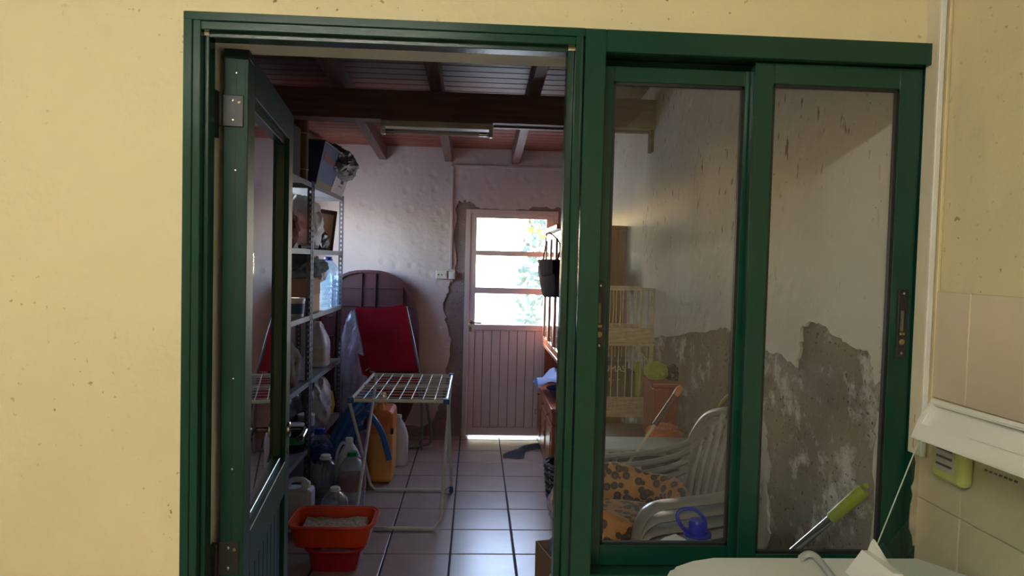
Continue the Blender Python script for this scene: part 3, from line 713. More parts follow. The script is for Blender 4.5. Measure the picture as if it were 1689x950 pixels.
# ================================================================== light fitting, wiring on the far wall
fa, fb = PY(627, 207, 4.29), PY(813, 224, 4.29)
lf = thing('fluorescent_light', 'unlit fluorescent tube fitting fixed under the dark ceiling beam', 'light', ((fa.x+fb.x)/2, 4.36, 2.436))
fx_, gx_ = fa.x, fb.x
box('housing', fx_, gx_, 4.315, 4.405, 2.398, 2.4355, mat('fitting_cream', rgb(186, 178, 160), .45), lf, bev=.004)
for x in (fx_+.012, gx_-.012): box('end_cap', x-.012, x+.012, 4.325, 4.365, 2.352, 2.40, soft_white, lf, bev=.004)
tube('tube', [(fx_+.02, 4.345, 2.372), (gx_-.02, 4.345, 2.372)], .014, mat('tube_glass', rgb(196, 196, 194), .25), lf, 14)
for x in (fx_+.05, gx_-.06): tube('tube_collar', [(x-.025, 4.345, 2.372), (x+.025, 4.345, 2.372)], .0146, chrome, lf, 14)
ct = thing('cable_trunking', 'slim white trunking running up the far plaster wall to the sockets', 'trunking', (PY(745, 440, YB).x, YB-.013, 1.5))
cx = PY(744, 400, YB-.02).x
box('upright', cx-.012, cx+.012, YB-.028, YB-.0125, PY(744, 443, YB-.02).z, PY(744, 270, YB-.02).z, plaster, ct, bev=.003)
box('crosspiece', cx-.012, XR-.011, YB-.028, YB-.0125, PY(744, 273, YB-.02).z-.012, PY(744, 273, YB-.02).z+.012, plaster, ct, bev=.003)
ss = thing('wall_socket', 'white double socket on the far wall left of the metal door', 'socket', PY(729, 453, YB))
c = PY(729, 453, YB-.02); box('body', c.x-.052, c.x+.048, YB-.045, YB-.012, c.z-.038, c.z+.038, warm_white, ss, bev=.006, seg=2)
for dx in (-.03, .0): box('socket_hole', c.x+dx-.006, c.x+dx+.006, YB-.0465, YB-.044, c.z-.005, c.z+.005, ink, ss)
box('rocker', c.x+.018, c.x+.040, YB-.049, YB-.045, c.z-.014, c.z+.014, soft_white, ss, bev=.002)
c = PY(745, 454, YB-.02)
s2 = thing('light_switch', 'small square white switch beside the double socket under the trunking', 'switch', c)
box('body', c.x-.026, c.x+.030, YB-.045, YB-.012, c.z-.034, c.z+.034, warm_white, s2, bev=.005, seg=2)
box('rocker', c.x-.014, c.x+.018, YB-.050, YB-.045, c.z-.018, c.z+.018, soft_white, s2, bev=.003)

# ================================================================== shelving
SX = -1.067; SD = .36
SZ = [2.075, 1.645, 1.215, .785, .345, .06]
def post(name, x, y_, dx, dy, parent):
    """perforated angle upright: two flanges made of strips and rungs, z 0..2.08"""
    bm = bmesh.new(); t_ = .002; wd_ = .036; z1 = 2.085
    for ax in (0, 1):
        d = dx if ax == 0 else dy
        def bx(a0, a1, z0, z1_):
            a0, a1 = sorted((a0*d, a1*d))
            if ax == 0: B(bm, x+a0, x+a1, min(y_, y_+dy*t_), max(y_, y_+dy*t_), z0, z1_)
            else: B(bm, min(x, x+dx*t_), max(x, x+dx*t_), y_+a0, y_+a1, z0, z1_)
        bx(0, .012, 0, z1); bx(.024, wd_, 0, z1)
        z = .01
        while z < z1-.03:
            bx(.012, .024, z, z+.019); z += .036
    return link(name, bm, steel, parent)
def unit(y0, y1, label):
    t = thing('metal_shelf_unit', label, 'shelf unit', (SX-SD/2, (y0+y1)/2, 0), 'grey metal shelf units along the left wall')
    for x, dx in ((SX, -1), (SX-SD, 1)):
        for y_, dy in ((y0, 1), (y1, -1)): post('upright', x, y_, dx, dy, t)
    for z in SZ:
        bm = bmesh.new(); B(bm, SX-SD+.003, SX-.003, y0+.003, y1-.003, z-.004, z)
        for a in ((SX-.005, SX-.003, y0+.004, y1-.004), (SX-SD+.003, SX-SD+.005, y0+.004, y1-.004)): B(bm, a[0], a[1], a[2], a[3], z-.032, z-.004)
        for a in (y0+.003, y1-.005): B(bm, SX-SD+.005, SX-.005, a, a+.002, z-.032, z-.004)
        link('shelf', bm, steel_lt, t)
    return t
unit(4.66, 5.71, 'grey perforated metal shelf unit nearest the far wall, holding clear bottles')
unit(3.60, 4.65, 'grey perforated metal shelf unit nearest the open green door')

# ---- top shelf
Z = SZ[0]
bx_ = thing('storage_box', 'navy printed open box with white label on the top shelf', 'box', (SX-.15, 5.2, Z))
b0, b1 = 4.76, 5.69
lo = [(SX-.34, b0), (SX-.012, b0), (SX-.012, b1), (SX-.34, b1)]; hi = [(SX-.36, b0-.03), (SX+.06, b0-.05), (SX+.065, b1+.07), (SX-.36, b1+.06)]
bm = bmesh.new(); a = [bm.verts.new((*p, Z+.001)) for p in lo]; b = [bm.verts.new((*p, Z+.285)) for p in hi]
bm.faces.new(a)
for i in range(4): bm.faces.new((a[i], a[(i+1) % 4], b[(i+1) % 4], b[i]))
link('body', bm, navy, bx_)
def onface(u, v, off=.002):
    p = Vector((*lo[1], Z+.001)).lerp(Vector((*lo[2], Z+.001)), u); q_ = Vector((*hi[1], Z+.285)).lerp(Vector((*hi[2], Z+.285)), u)
    return p.lerp(q_, v)+Vector((off, 0, -.0))
lb = prism('label_panel', [onface(.50, .0), onface(.985, .0), onface(.985, .42), onface(.86, .84), onface(.80, .86), onface(.70, .55), onface(.55, .55)], (.0015, 0, 0), label_w, bx_)
prism('icon', [onface(.76, .30, .0037), onface(.86, .30, .0037), onface(.86, .46, .0037), onface(.81, .54, .0037), onface(.76, .46, .0037)], (.0005, 0, 0), ink, lb)
prism('print_line', [onface(.70, .20, .0037), onface(.86, .20, .0037), onface(.86, .235, .0037), onface(.70, .235, .0037)], (.0005, 0, 0), tube_grey, lb)
prism('leaf_mark', [onface(.78, .62, .0037), onface(.83, .60, .0037), onface(.86, .70, .0037), onface(.81, .76, .0037)], (.0005, 0, 0), mat('mint_print', rgb(130, 160, 140), .6), lb)
prism('red_print', [onface(.05, .60), onface(.42, .58), onface(.42, .72), onface(.05, .78)], (.001, 0, 0), mat('dull_red_print', rgb(110, 50, 50), .6), bx_)
prism('yellow_band', [onface(.0, .0), onface(.5, .0), onface(.5, .12), onface(.0, .13)], (.001, 0, 0), mat('mustard_print', rgb(130, 112, 40), .6), bx_)
tube('rim', [Vector((*p, Z+.285)) for p in hi], .006, grey_bag, bx_, 6, True)
blob('plastic_sack', (SX-.11, 5.44, Z+.23), (.23, .38, .15), grey_bag, None, .26, 1.7, 4, 5, True, label='crumpled grey plastic sack stuffed in the navy box on the top shelf', cat='sack')
rm = thing('rolled_mat', 'brown rolled straw mat standing on the top shelf by the navy box', 'mat', (SX-.08, 4.60, Z))
for dx, dy, r_, hgt in ((-.05, -.02, .045, .40),):
    lathe('roll', [(r_, 0), (r_*1.02, .2), (r_, hgt)], (SX-.075, 4.62, Z), wood_mat('straw_brown', rgb(96, 66, 52), rgb(120, 88, 70), 2), rm, 14)
for zz in (.08, .31): tube('tie', [(SX-.075+.047*math.cos(a*math.pi/6), 4.62+.047*math.sin(a*math.pi/6), Z+zz) for a in range(12)], .004, tan_card, rm, 5, True)
box('flat_board', SX-.33, SX-.06, 4.33, 4.55, Z, Z+.33, brown_dk, None, .004, label='dark brown flat board leaning on the top shelf by the green door', cat='board')
# ---- second shelf
Z = SZ[1]
blob('carrier_bag', (SX-.15, 4.98, Z+.165), (.135, .20, .20), white_bag, None, .25, 2.2, 2, 4, True, label='pale grey carrier bag slumped on the second shelf', cat='bag')
fo = thing('document_folder', 'dark brown folder standing at the far end of the second shelf', 'folder', (SX-.14, 5.38, Z))
prism('cover', [Vector((SX-.22, 5.30, Z)), Vector((SX-.03, 5.42, Z)), Vector((SX-.005, 5.45, Z+.30)), Vector((SX-.19, 5.33, Z+.32))], (.01, -.02, 0), brown_dk, fo)
prism('pages', [Vector((SX-.22, 5.272, Z)), Vector((SX-.04, 5.385, Z)), Vector((SX-.02, 5.41, Z+.27)), Vector((SX-.19, 5.302, Z+.29))], (.006, -.012, 0), cardboard, fo)
blob('dark_cloth_bundle', (SX-.10, 5.20, Z+.065), (.085, .16, .08), black_bag, None, .3, 2.0, 9, 3, True, label='black cloth bundle in front of the brown folder on the second shelf', cat='cloth')
blob('red_cloth_bundle', (SX-.17, 4.45, Z+.12), (.12, .14, .15), mat('dull_red_cloth', rgb(110, 36, 36), .85, 0, .2, 9, .4, 40), None, .3, 2.0, 5, 3, True, label='dull red cloth bundle on the second shelf by the green door', cat='cloth')
tube('black_strap', smoothpts([(SX-.02, 4.40, Z+.012), (SX-.012, 4.58, Z+.016), (SX-.012, 4.80, Z+.012), (SX-.03, 4.92, Z+.02)], 5), .011, black_bag, None, 8, label='black strap lying along the second shelf edge', cat='strap')
blob('black_sack', (SX-.17, 4.10, Z+.15), (.14, .18, .19), dark_cloth, None, .3, 2.0, 15, 3, True, label='charcoal sack on the second shelf close to the green door', cat='sack')
# ---- third shelf: big clear water bottles etc
Z = SZ[2]
def water_bottle(name, c, h, r, label, group, cap, body, sq=0, handle=None, ribs=5, lab=None):
    t = thing(name, label, 'bottle', c, group)
    pr = [(r*.86, 0), (r, .02*h)]
    for i in range(ribs):
        z0 = .08+.50*i/ribs; pr += [(r, z0*h), (r*.93, (z0+.03)*h), (r, (z0+.06)*h)]
    pr += [(r, .66*h), (r*.9, .76*h), (r*.62, .86*h), (r*.34, .92*h), (r*.30, .95*h)]
    lathe('body', pr, c, body, t, 18, sq=sq)
    lathe('cap', [(r*.36, .945*h), (r*.37, .99*h), (r*.33, h)], c, cap, t, 14)
    lathe('collar', [(r*.44, .925*h), (r*.44, .945*h)], c, cap, t, 14)
    if handle:
        tube('handle', [Vector(c)+Vector((r*.40*math.cos(a), r*.40*math.sin(a), .93*h+.06*h*max(0, math.sin(a)))) for a in [2*math.pi*k/18 for k in range(18)]], .005, handle, t, 6, True)
    if lab: lathe('label', [(r*1.012, .34*h), (r*1.012, .58*h)], c, lab, t, 18, top=False, bot=False, sq=sq)
    return t
water_bottle('water_bottle', (SX-.085, 5.55, Z), .385, .085, 'blue-lit clear ribbed water bottle at the far end of the third shelf', 'clear bottles on the third shelf', royal, clear_bl, .2)
water_bottle('water_bottle', (SX-.085, 5.32, Z), .365, .085, 'blue-lit clear ribbed water bottle second from the far end of the third shelf', 'clear bottles on the third shelf', royal, clear_bl, .2)
blob('twisted_bag', (SX-.09, 5.14, Z+.28), (.07, .12, .09), white_bag, None, .4, 2.2, 21, 3, False, label='white plastic bag draped beside the clear bottles on the third shelf', cat='bag')
cb = thing('carton', 'tan cardboard carton on the third shelf beside the clear bottles', 'carton', (SX-.17, 4.95, Z))
box('body', SX-.31, SX-.05, 4.80, 5.12, Z, Z+.235, tan_card, cb, bev=.002)
box('flap', SX-.055, SX-.048, 4.80, 5.12, Z+.12, Z+.236, cardboard, cb)
blob('grey_hood', (SX-.15, 4.90, Z+.31), (.17, .30, .085), grey_cloth, None, .25, 1.6, 12, 3, True, label='grey cloth cover draped on top of the tan carton', cat='cloth')
tb = thing('food_tub', 'white lidded tub with blue label on the third shelf', 'tub', (SX-.06, 4.52, Z))
lathe('body', [(.055, 0), (.062, .10)], (SX-.075, 4.52, Z), milk, tb, 16); lathe('lid', [(.066, .10), (.066, .115), (.06, .12)], (SX-.075, 4.52, Z), soft_white, tb, 16); lathe('label', [(.0585, .02), (.0625, .085)], (SX-.075, 4.52, Z), teal_lb, tb, 16, top=False, bot=False)
box('brown_carton', SX-.33, SX-.08, 4.10, 4.42, Z, Z+.26, cardboard, None, .003, label='brown carton on the third shelf nearest the green door', cat='carton')
# ---- fourth shelf: white jug with label
def jug(name, c, h, r, label, m, cap, lab=None, ang=0, group=None, sx=1, sy=1):
    """gallon jug: squarish body, sloped shoulder, neck, loop handle towards ang"""
    t = thing(name, label, 'jug', c, group)
    lathe('body', [(r*.9, 0), (r, .03*h), (r, .50*h), (r*.98, .56*h), (r*.86, .66*h), (r*.60, .80*h), (r*.30, .90*h), (r*.26, .95*h)], c, m, t, 20, sq=.25, sx=sx, sy=sy)
    lathe('cap', [(r*.30, .935*h), (r*.31, .985*h), (r*.27, h)], c, cap, t, 14)
    ca, sa = math.cos(ang), math.sin(ang)
    hp = [(.24, .90), (.55, .92), (.86, .80), (.97, .64), (.90, .54)]
    tube('handle', smoothpts([Vector(c)+Vector((ca*a*r, sa*a*r, b*h)) for a, b in hp], 5), r*.13, m, t, 8)
    if lab: lathe('label', [(r*1.012, .12*h), (r*1.012, .44*h)], c, lab, t, 20, top=False, bot=False, sq=.25, sx=sx, sy=sy)
    return t
Z = SZ[3]
jug('detergent_jug', (SX-.10, 5.30, Z), .33, .085, 'white gallon jug with printed label on the fourth shelf', milk, soft_white, label_w, math.radians(70), sy=1.25)
blob('brown_sack', (SX-.14, 4.40, Z+.13), (.12, .19, .17), mat('brown_paper', rgb(86, 56, 34), .8, 0, .2, 6, .4, 20), None, .25, 2, 33, 3, True, label='brown paper sack on the fourth shelf', cat='sack')
blob('black_bin_bag', (SX-.235, 4.90, SZ[4]+.185), (.10, .21, .225), black_bag, None, .35, 2.2, 35, 4, True, label='black bin bag at the back of the fifth shelf', cat='bag')
# ---- fifth shelf
Z = SZ[4]
for i, (y_, lb_, m_) in enumerate(((4.55, 'dark paint tin with pale lid on the fifth shelf', dark_cloth), (4.84, 'pale paint tin beside the dark tin on the fifth shelf', label_w))):
    t = thing('paint_tin', lb_, 'tin', (SX-.068, y_, Z), 'paint tins on the fifth shelf')
    lathe('body', [(.055, 0), (.055, .165)], (SX-.068, y_, Z), m_, t, 16); lathe('lid', [(.057, .165), (.057, .175), (.047, .178)], (SX-.068, y_, Z), soft_white, t, 16)
    lathe('band', [(.056, .05), (.056, .10)], (SX-.068, y_, Z), teal_lb if i else green_lb, t, 16, top=False, bot=False)
blob('shopping_bag', (SX-.085, 5.22, Z+.165), (.10, .15, .20), white_bag, None, .3, 2.4, 41, 4, True, label='white shopping bag with a red base on the fifth shelf', cat='bag')
blob('yellow_packet', (SX-.07, 5.48, Z+.11), (.06, .07, .13), mat('yellow_film', rgb(190, 160, 30), .4, 0, .1, 8), None, .25, 2, 43, 3, True, label='yellow packet beside the white shopping bag on the fifth shelf', cat='packet')

# ================================================================== leaning table, sack, folding chair
ty = YB-.05
tb = thing('plastic_table', 'maroon plastic tabletop with ribbed underside leaning against the far wall', 'table', (-1.0, ty, 0))
cxT = PY(608, 445, 6.25).x; wT = PY(693, 510, 6.25).x-cxT; zT = PY(608, 445, 6.25).z
def sup(w_, h_, n=48, e=2.7, z0=.0):
    o = []
    for k in range(n):
        a = 2*math.pi*k/n; ca, sa = math.cos(a), math.sin(a)
        o.append((math.copysign(abs(ca)**(2/e), ca)*w_, math.copysign(abs(sa)**(2/e), sa)*h_+h_+z0))
    return o
hT = (zT-.005)/2
lean = .10
def tp_(x, z, d=0): return Vector((max(cxT+x, XL+.012), ty-.03-lean*(1-z/zT)-d, z+.004))
OUT = sup(wT, hT); INN = sup(wT-.022, hT-.022, z0=.022)
prism('tabletop', [tp_(x, z) for x, z in OUT], (0, .012, 0), maroon, tb)
bm = bmesh.new(); n = len(OUT)
ro = [bm.verts.new(tp_(x, z, .035)) for x, z in OUT]; ri = [bm.verts.new(tp_(x, z, .035)) for x, z in INN]; so = [bm.verts.new(tp_(x, z, 0)) for x, z in OUT]; si = [bm.verts.new(tp_(x, z, 0)) for x, z in INN]
for i in range(n):
    j = (i+1) % n
    for a, b in ((ro, ri), (so, ro), (ri, si)):
        try: bm.faces.new((a[i], a[j], b[j], b[i]))
        except ValueError: pass
bmesh.ops.remove_doubles(bm, verts=bm.verts[:], dist=1e-5)
link('rim', bm, maroon, tb)
def zspan(x):
    e = 2.7; s = max(0, 1-abs(x/(wT-.022))**e)**(1/e)*(hT-.022); return hT-s, hT+s
for x in (-.28, -.06, .06, .30):
    z0, z1 = zspan(x)
    prism('rib', [tp_(x-.006, z0+.01), tp_(x+.006, z0+.01), tp_(x+.006, z1-.01), tp_(x-.006, z1-.01)], (0, -.028, 0), maroon, tb)
for z in (.35, .62, .90, 1.17, 1.33):
    xw = (max(0, 1-abs((z-hT)/(hT-.022))**2.7))**(1/2.7)*(wT-.022)
    prism('rib', [tp_(-xw+.01, z-.004), tp_(xw-.01, z-.004), tp_(xw-.01, z+.004), tp_(-xw+.01, z+.004)], (0, -.016, 0), maroon, tb)
for x, z in ((.33, 1.12), (-.33, 1.12), (.33, .3), (-.33, .3)):
    p = tp_(x, z); tube('leg_socket', [p+Vector((.05*math.cos(2*math.pi*k/16), -.02, .05*math.sin(2*math.pi*k/16))) for k in range(16)], .005, maroon, tb, 6, True)
# clear sack of stuff
blob('clear_plastic_sack', (-.985, 5.93, .50), (.155, .17, .62), bag_clear, None, .24, 1.9, 51, 5, True, label='tall crinkled clear plastic sack behind the red folding chair', cat='sack')
blob('bedding_bundle', (-.985, 5.93, .42), (.10, .11, .50), mat('lilac_bedding', rgb(188, 180, 200), .9, 0, .1, 7, .4, 12), None, .15, 1.6, 53, 4, True, label='pale lilac bedding bundled inside the clear plastic sack', cat='bedding')
# folding chair (folded, leaning)
fc = thing('folding_chair', 'folded red canvas chair with grey tube frame in front of the maroon tabletop', 'chair', (-.62, 5.95, 0))
tl, trr = PY(587, 507, 5.78), PY(668, 502, 5.78)
ml, mr = PY(606, 612, 5.62), PY(690, 612, 5.66)
def quadcloth(name, p00, p10, p11, p01, m, parent, sag=.02, n=10, mm=8, th=.006):
    bm = bmesh.new(); g = []
    nrm = (p10-p00).cross(p01-p00).normalized()
    if nrm.y > 0: nrm = -nrm
    for j in range(mm+1):
        row = []
        for i in range(n+1):
            u, v = i/n, j/mm
            p = p00.lerp(p10, u).lerp(p01.lerp(p11, u), v)
            s = -sag*math.sin(math.pi*u)+.004*math.sin(7*v+3*u)
            p = p+nrm*s
            if v > .9: p.z -= .018*math.sin(math.pi*u)
            row.append(bm.verts.new(p))
        g.append(row)
    for j in range(mm):
        for i in range(n): bm.faces.new((g[j][i], g[j][i+1], g[j+1][i+1], g[j+1][i]))
    r = bmesh.ops.solidify(bm, geom=bm.faces[:], thickness=th)
    return link(name, bm, m, parent, True)
bl, br = PY(598, 566, 5.70), PY(680, 563, 5.70)
quadcloth('back_sling', ml, mr, tl, trr, red_fab, fc, .015) if False else quadcloth('back_sling', ml, mr, trr, tl, red_fab, fc, .015)
off = Vector((0, -.022, 0))
quadcloth('head_cushion', bl+off, br+off, trr+off+Vector((.003, 0, .004)), tl+off+Vector((-.003, 0, .004)), mat('red_canvas_bright', rgb(180, 34, 56), .8, 0, .08, 14, .25, 220, .2), fc, .006, th=.014)
fl_l, fl_r = Vector((ml.x+.10, 5.60, .02)), PY(697, 736, 6.0)
fl_r.z = .02
tube('back_tube', [tl+Vector((-.012, .01, -.02)), bl+Vector((-.005, .012, 0)), ml+Vector((.0, .012, 0)), Vector((ml.x+.06, 5.60, .3)), fl_l], .011, tube_grey, fc, 10)
tube('back_tube', [trr+Vector((.006, .01, -.02)), br+Vector((.008, .012, 0)), mr+Vector((.006, .012, 0)), Vector((mr.x+.03, 5.75, .35)), Vector((mr.x+.03, 5.80, .02))], .011, tube_grey, fc, 10)
tube('leg_tube', smoothpts([Vector((mr.x+.01, 5.74, .62)), Vector((mr.x+.06, 5.84, .40)), Vector((mr.x+.10, 5.92, .08)), Vector((fl_r.x+.01, 5.93, .025)), Vector((fl_r.x-.05, 5.92, .013)), PZ(670, 738, .013)], 5), .012, tube_grey, fc, 10)
fl0 = [PY(591, 585, 5.66), PY(606, 583, 5.66), PY(612, 632, 5.62), PY(604, 625, 5.62)]
quadcloth('seat_flap', PY(598, 618, 5.60), PY(610, 622, 5.60), PY(606, 583, 5.64), PY(590, 582, 5.64), red_fab, fc, .004, 4, 6)
quadcloth('seat_sling', PY(608, 655, 5.52), PY(690, 655, 5.56), mr+Vector((0, -.03, 0)), ml+Vector((0, -.03, 0)), red_fab, fc, .02)
tube('pivot_bracket', [PY(603, 612, 5.58), PY(609, 607, 5.58), PY(613, 614, 5.58)], .006, chrome, fc, 6)
# ================================================================== drying rack
dr = thing('drying_rack', 'white wire clothes drying rack standing open on the floor tiles', 'drying rack', (-.43, 4.55, 0))
zt_ = .775
nl, nr = PZ(579, 659, zt_), PZ(734, 663, zt_); fl2, fr2 = PZ(616, 618, zt_), PZ(747, 619, zt_)
ny = (nl.y+nr.y)/2; fy = (fl2.y+fr2.y)/2; lx = (nl.x+fl2.x)/2; rx = (nr.x+fr2.x)/2
tube('top_frame', [(lx, ny, zt_), (rx, ny, zt_), (rx, fy, zt_), (lx, fy, zt_)], .011, white_wire, dr, 8, True)
tube('centre_bar', [(lx, (ny+fy)/2, zt_), (rx, (ny+fy)/2, zt_)], .010, white_wire, dr, 8)
for i in range(1, 8):
    x = lx+(rx-lx)*i/8
    tube('cross_wire', [(x, ny, zt_+.004), (x, fy, zt_+.004)], .0032, white_wire, dr, 5)
for i in range(1, 10):
    if i == 5: continue
    y_ = ny+(fy-ny)*i/10
    tube('long_wire', [(lx, y_, zt_+.0), (rx, y_, zt_)], .0032, white_wire, dr, 5)
by0, by1 = 4.125, 4.80
w_ = white_wire
tube('leg_frame', [(lx-.012, ny+.02, zt_-.01), (lx+.02, by1, .05), (lx+.05, by1+.012, .014), (rx-.02, by1+.012, .014), (rx+.02, by1, .05), (rx+.012, ny+.02, zt_-.01)], .010, w_, dr, 8)
tube('leg_frame', [(lx+.024, fy-.02, zt_-.01), (lx+.03, by0, .06), (lx+.06, by0-.01, .014), (rx-.06, by0-.01, .014), (rx-.02, by0, .06), (rx-.006, fy-.02, zt_-.01)], .010, w_, dr, 8)
for x, y_ in ((lx, ny), (rx, ny), (rx, fy)): lathe('hinge_knob', [(.017, -.016), (.02, 0), (.017, .016)], (x, y_, zt_), teal_lb, dr, 10)
for x, y_ in ((rx+.02, by1),): lathe('rubber_foot', [(.014, 0), (.014, .04)], (x, y_, 0.001), mat('blue_rubber', rgb(50, 70, 130), .6), dr, 10)

# ================================================================== hoses, jerrycans, bottles on the floor
bh = thing('blue_hose', 'bundle of thick blue hose looping beside the amber jerrycan', 'hose', (-.85, 5.0, 0))
H1 = [[(548, 752, 4.75), (558, 725, 4.8), (575, 690, 4.9), (600, 662, 5.05), (616, 648, 5.15)],
      [(556, 758, 4.72), (570, 722, 4.8), (590, 690, 4.9), (612, 668, 5.0), (622, 650, 5.1)],
      [(541, 750, 4.82), (552, 715, 4.88), (565, 690, 4.95), (585, 665, 5.05), (606, 650, 5.15)],
      [(578, 770, 4.8), (578, 735, 4.85), (585, 705, 4.9), (602, 678, 5.0), (618, 660, 5.1)],
      [(597, 690, 4.86), (606, 682, 4.84), (618, 694, 4.80), (630, 715, 4.80), (637, 738, 4.80), (642, 758, 4.80)]]
for hs in H1: tube('hose_strand', smoothpts([PY(x, y_, d) for x, y_, d in hs], 6), .021, blue_pl, bh, 12)
lpt = [PY(x, y_, d) for x, y_, d in H1[0][-1:]+H1[1][-1:]]
tube('hose_strand', smoothpts([PY(606, 650, 5.15), PY(604, 700, 5.25), (-.86, 5.25, .30), (-.93, 5.2, .03)], 6), .021, blue_pl, bh, 12)
for a in (H1[0], H1[1], H1[2]):
    p = PY(*a[0]); tube('hose_strand', smoothpts([p, p+Vector((-.02, -.02, -.12)), Vector((p.x-.03, p.y+.02, .024))], 5), .021, blue_pl, bh, 12)
p = PY(*H1[3][0]); tube('hose_strand', smoothpts([p, Vector((p.x, p.y, .05)), Vector((p.x+.02, p.y+.05, .022))], 4), .021, blue_pl, bh, 12)
def jerrycan(name, c, sx, sy, h, label, m, cap, capy=-.5, extra=None):
    t = thing(name, label, 'jerrycan', c)
    box('body', c[0]-sx/2, c[0]+sx/2, c[1]-sy/2, c[1]+sy/2, c[2], c[2]+h*.86, m, t, bev=min(sx, sy)*.2, seg=4)
    hp = [(-.36, .82), (-.34, .93), (-.2, 1.0), (.12, 1.0), (.26, .94), (.30, .82)]
    tube('handle', smoothpts([Vector((c[0], c[1]+a*sy, c[2]+b*h)) if sy > sx else Vector((c[0]+a*sx, c[1], c[2]+b*h)) for a, b in hp], 5), min(sx, sy)*.13, m, t, 10)
    k = Vector((c[0], c[1]+capy*sy*.8, c[2]+h*.84)) if sy > sx else Vector((c[0]+capy*sx*.8, c[1], c[2]+h*.84))
    lathe('cap', [(.026, 0), (.026, .035), (.022, .04)], k, cap, t, 14)
    return t
aj = jerrycan('jerrycan', (-.655, 5.12, 0), .185, .30, .60, 'amber plastic jerrycan standing behind the drying rack', amber, amber_dk, -.30)
box('upper_shell', -.655-.094, -.655+.094, 5.12-.152, 5.12+.152, .33, .522, amber_dk, aj, bev=.038, seg=4)
box('clip', -.575, -.555, 4.962, 4.972, .36, .40, ink, aj)
c = PZ(655, 768, 0)
jug('bleach_jug', (c.x, c.y+.06, 0), .385, .075, 'milky white bottle standing right of the amber jerrycan', milk, soft_white, None, math.radians(90), sx=1.0)
p = PZ(541, 848, 0)
water_bottle('water_bottle', (p.x-.045, p.y+.12, 0), .34, .085, 'clear empty bottle with white cap below the blue hose', 'clear bottles on the floor by the shelf', soft_white, clear_pl, .15)
water_bottle('water_bottle', (PZ(545, 880, 0).x+.02, 4.07, 0), .27, .075, 'short clear empty bottle directly behind the orange tray', 'clear bottles on the floor by the shelf', soft_white, clear_pl, .15)
water_bottle('water_bottle', (PZ(577, 842, 0).x, 4.50, 0), .36, .085, 'clear empty bottle with green cap and red label near the rack leg', 'clear bottles on the floor by the shelf', green_lb, clear_pl, .15, lab=mat('pink_label', rgb(150, 110, 116), .6, 0, .2, 20))
water_bottle('water_bottle', (PZ(532, 800, 0).x+.02, 4.73, 0), .45, .09, 'tall dark clear bottle under a blue bag behind the other bottles', 'clear bottles on the floor by the shelf', royal, clear_pl, .15)
jug('bleach_jug', (-.815, 4.69, 0), .40, .085, 'white handled jug half hidden behind the bottle with red label', milk, soft_white, None, math.radians(200))
jerrycan('jerrycan', (PZ(507, 852, 0).x, 4.10, 0), .17, .12, .30, 'small white jerrycan beside the green door edge', milk, soft_white, .3)
blob('blue_bag', (PY(530, 740, 4.72).x, 4.72, PY(530, 745, 4.72).z), (.075, .09, .075), mat('blue_film', rgb(30, 60, 130), .4, 0, .15, 8, .4, 16), None, .3, 2.2, 61, 3, False, label='crumpled blue plastic bag on top of the tall bottle', cat='bag')

# ---- litter trays
def tray(name, c, sx, sy, h, fl_, label, m):
    t = thing(name, label, 'litter tray', c, 'plastic litter trays stacked on the floor')
    o0 = rrect(-sx/2+fl_, sx/2-fl_, -sy/2+fl_, sy/2-fl_, .05, 5); o1 = rrect(-sx/2, sx/2, -sy/2, sy/2, .07, 5)
    i1 = rrect(-sx/2+.008, sx/2-.008, -sy/2+.008, sy/2-.008, .063, 5); i0 = rrect(-sx/2+fl_+.006, sx/2-fl_-.006, -sy/2+fl_+.006, sy/2-fl_-.006, .046, 5)
    bm = bmesh.new(); rows = []
    for o, z in ((o0, 0), (o1, h), (i1, h), (i0, .008)): rows.append([bm.verts.new((c[0]+x, c[1]+y_, c[2]+z)) for x, y_ in o])
    n = len(o0)
    for a, b in zip(rows, rows[1:]):
        for k in range(n): bm.faces.new((a[k], a[(k+1) % n], b[(k+1) % n], b[k]))
    bm.faces.new(rows[0][::-1]); bm.faces.new(rows[3])
    link('basin', bm, m, t, True)
    rim_ = rrect(-sx/2-.008, sx/2+.008, -sy/2-.008, sy/2+.008, .075, 5)
    tube('rim', [(c[0]+x, c[1]+y_, c[2]+h-.004) for x, y_ in rim_], .009, m, t, 6, True)
    return t
def litter(c, sx, sy, z, label, seed, tilt=0):
    bm = bmesh.new(); nx_, ny_ = 46, 34; g = []
    for j in range(ny_+1):
        row = []
        for i in range(nx_+1):
            x = -sx/2+sx*i/nx_; y_ = -sy/2+sy*j/ny_
            hh = .010*noise.noise(Vector((x*9, y_*9, seed)))+.006*noise.noise(Vector((x*60, y_*60, seed)))+tilt*y_
            edge_ = i in (0, nx_) or j in (0, ny_)
            row.append(bm.verts.new((c[0]+x, c[1]+y_, z+(hh if not edge_ else -.014))))
        g.append(row)
    for j in range(ny_):
        for i in range(nx_): bm.faces.new((g[j][i], g[j][i+1], g[j+1][i+1], g[j+1][i]))
    return link('cat_litter', bm, litter_m, None, False, label=label, cat='litter', kind='stuff')
rc = (-.69, 3.69, 0)
tray('litter_tray', rc, .275, .30, .115, .02, 'crimson litter tray on the floor under the orange tray', red_tray)
oc = (-.712, 3.69, .116)
tray('litter_tray', oc, .425, .29, .12, .028, 'bright orange litter tray stacked crosswise on the crimson tray', orange_tray)
litter(oc, .335, .20, .116+.075, 'pale cat litter filling the orange tray', 1.5, .10)
litter(rc, .21, .235, .045, 'pale cat litter in the crimson tray', 4.5, 0)

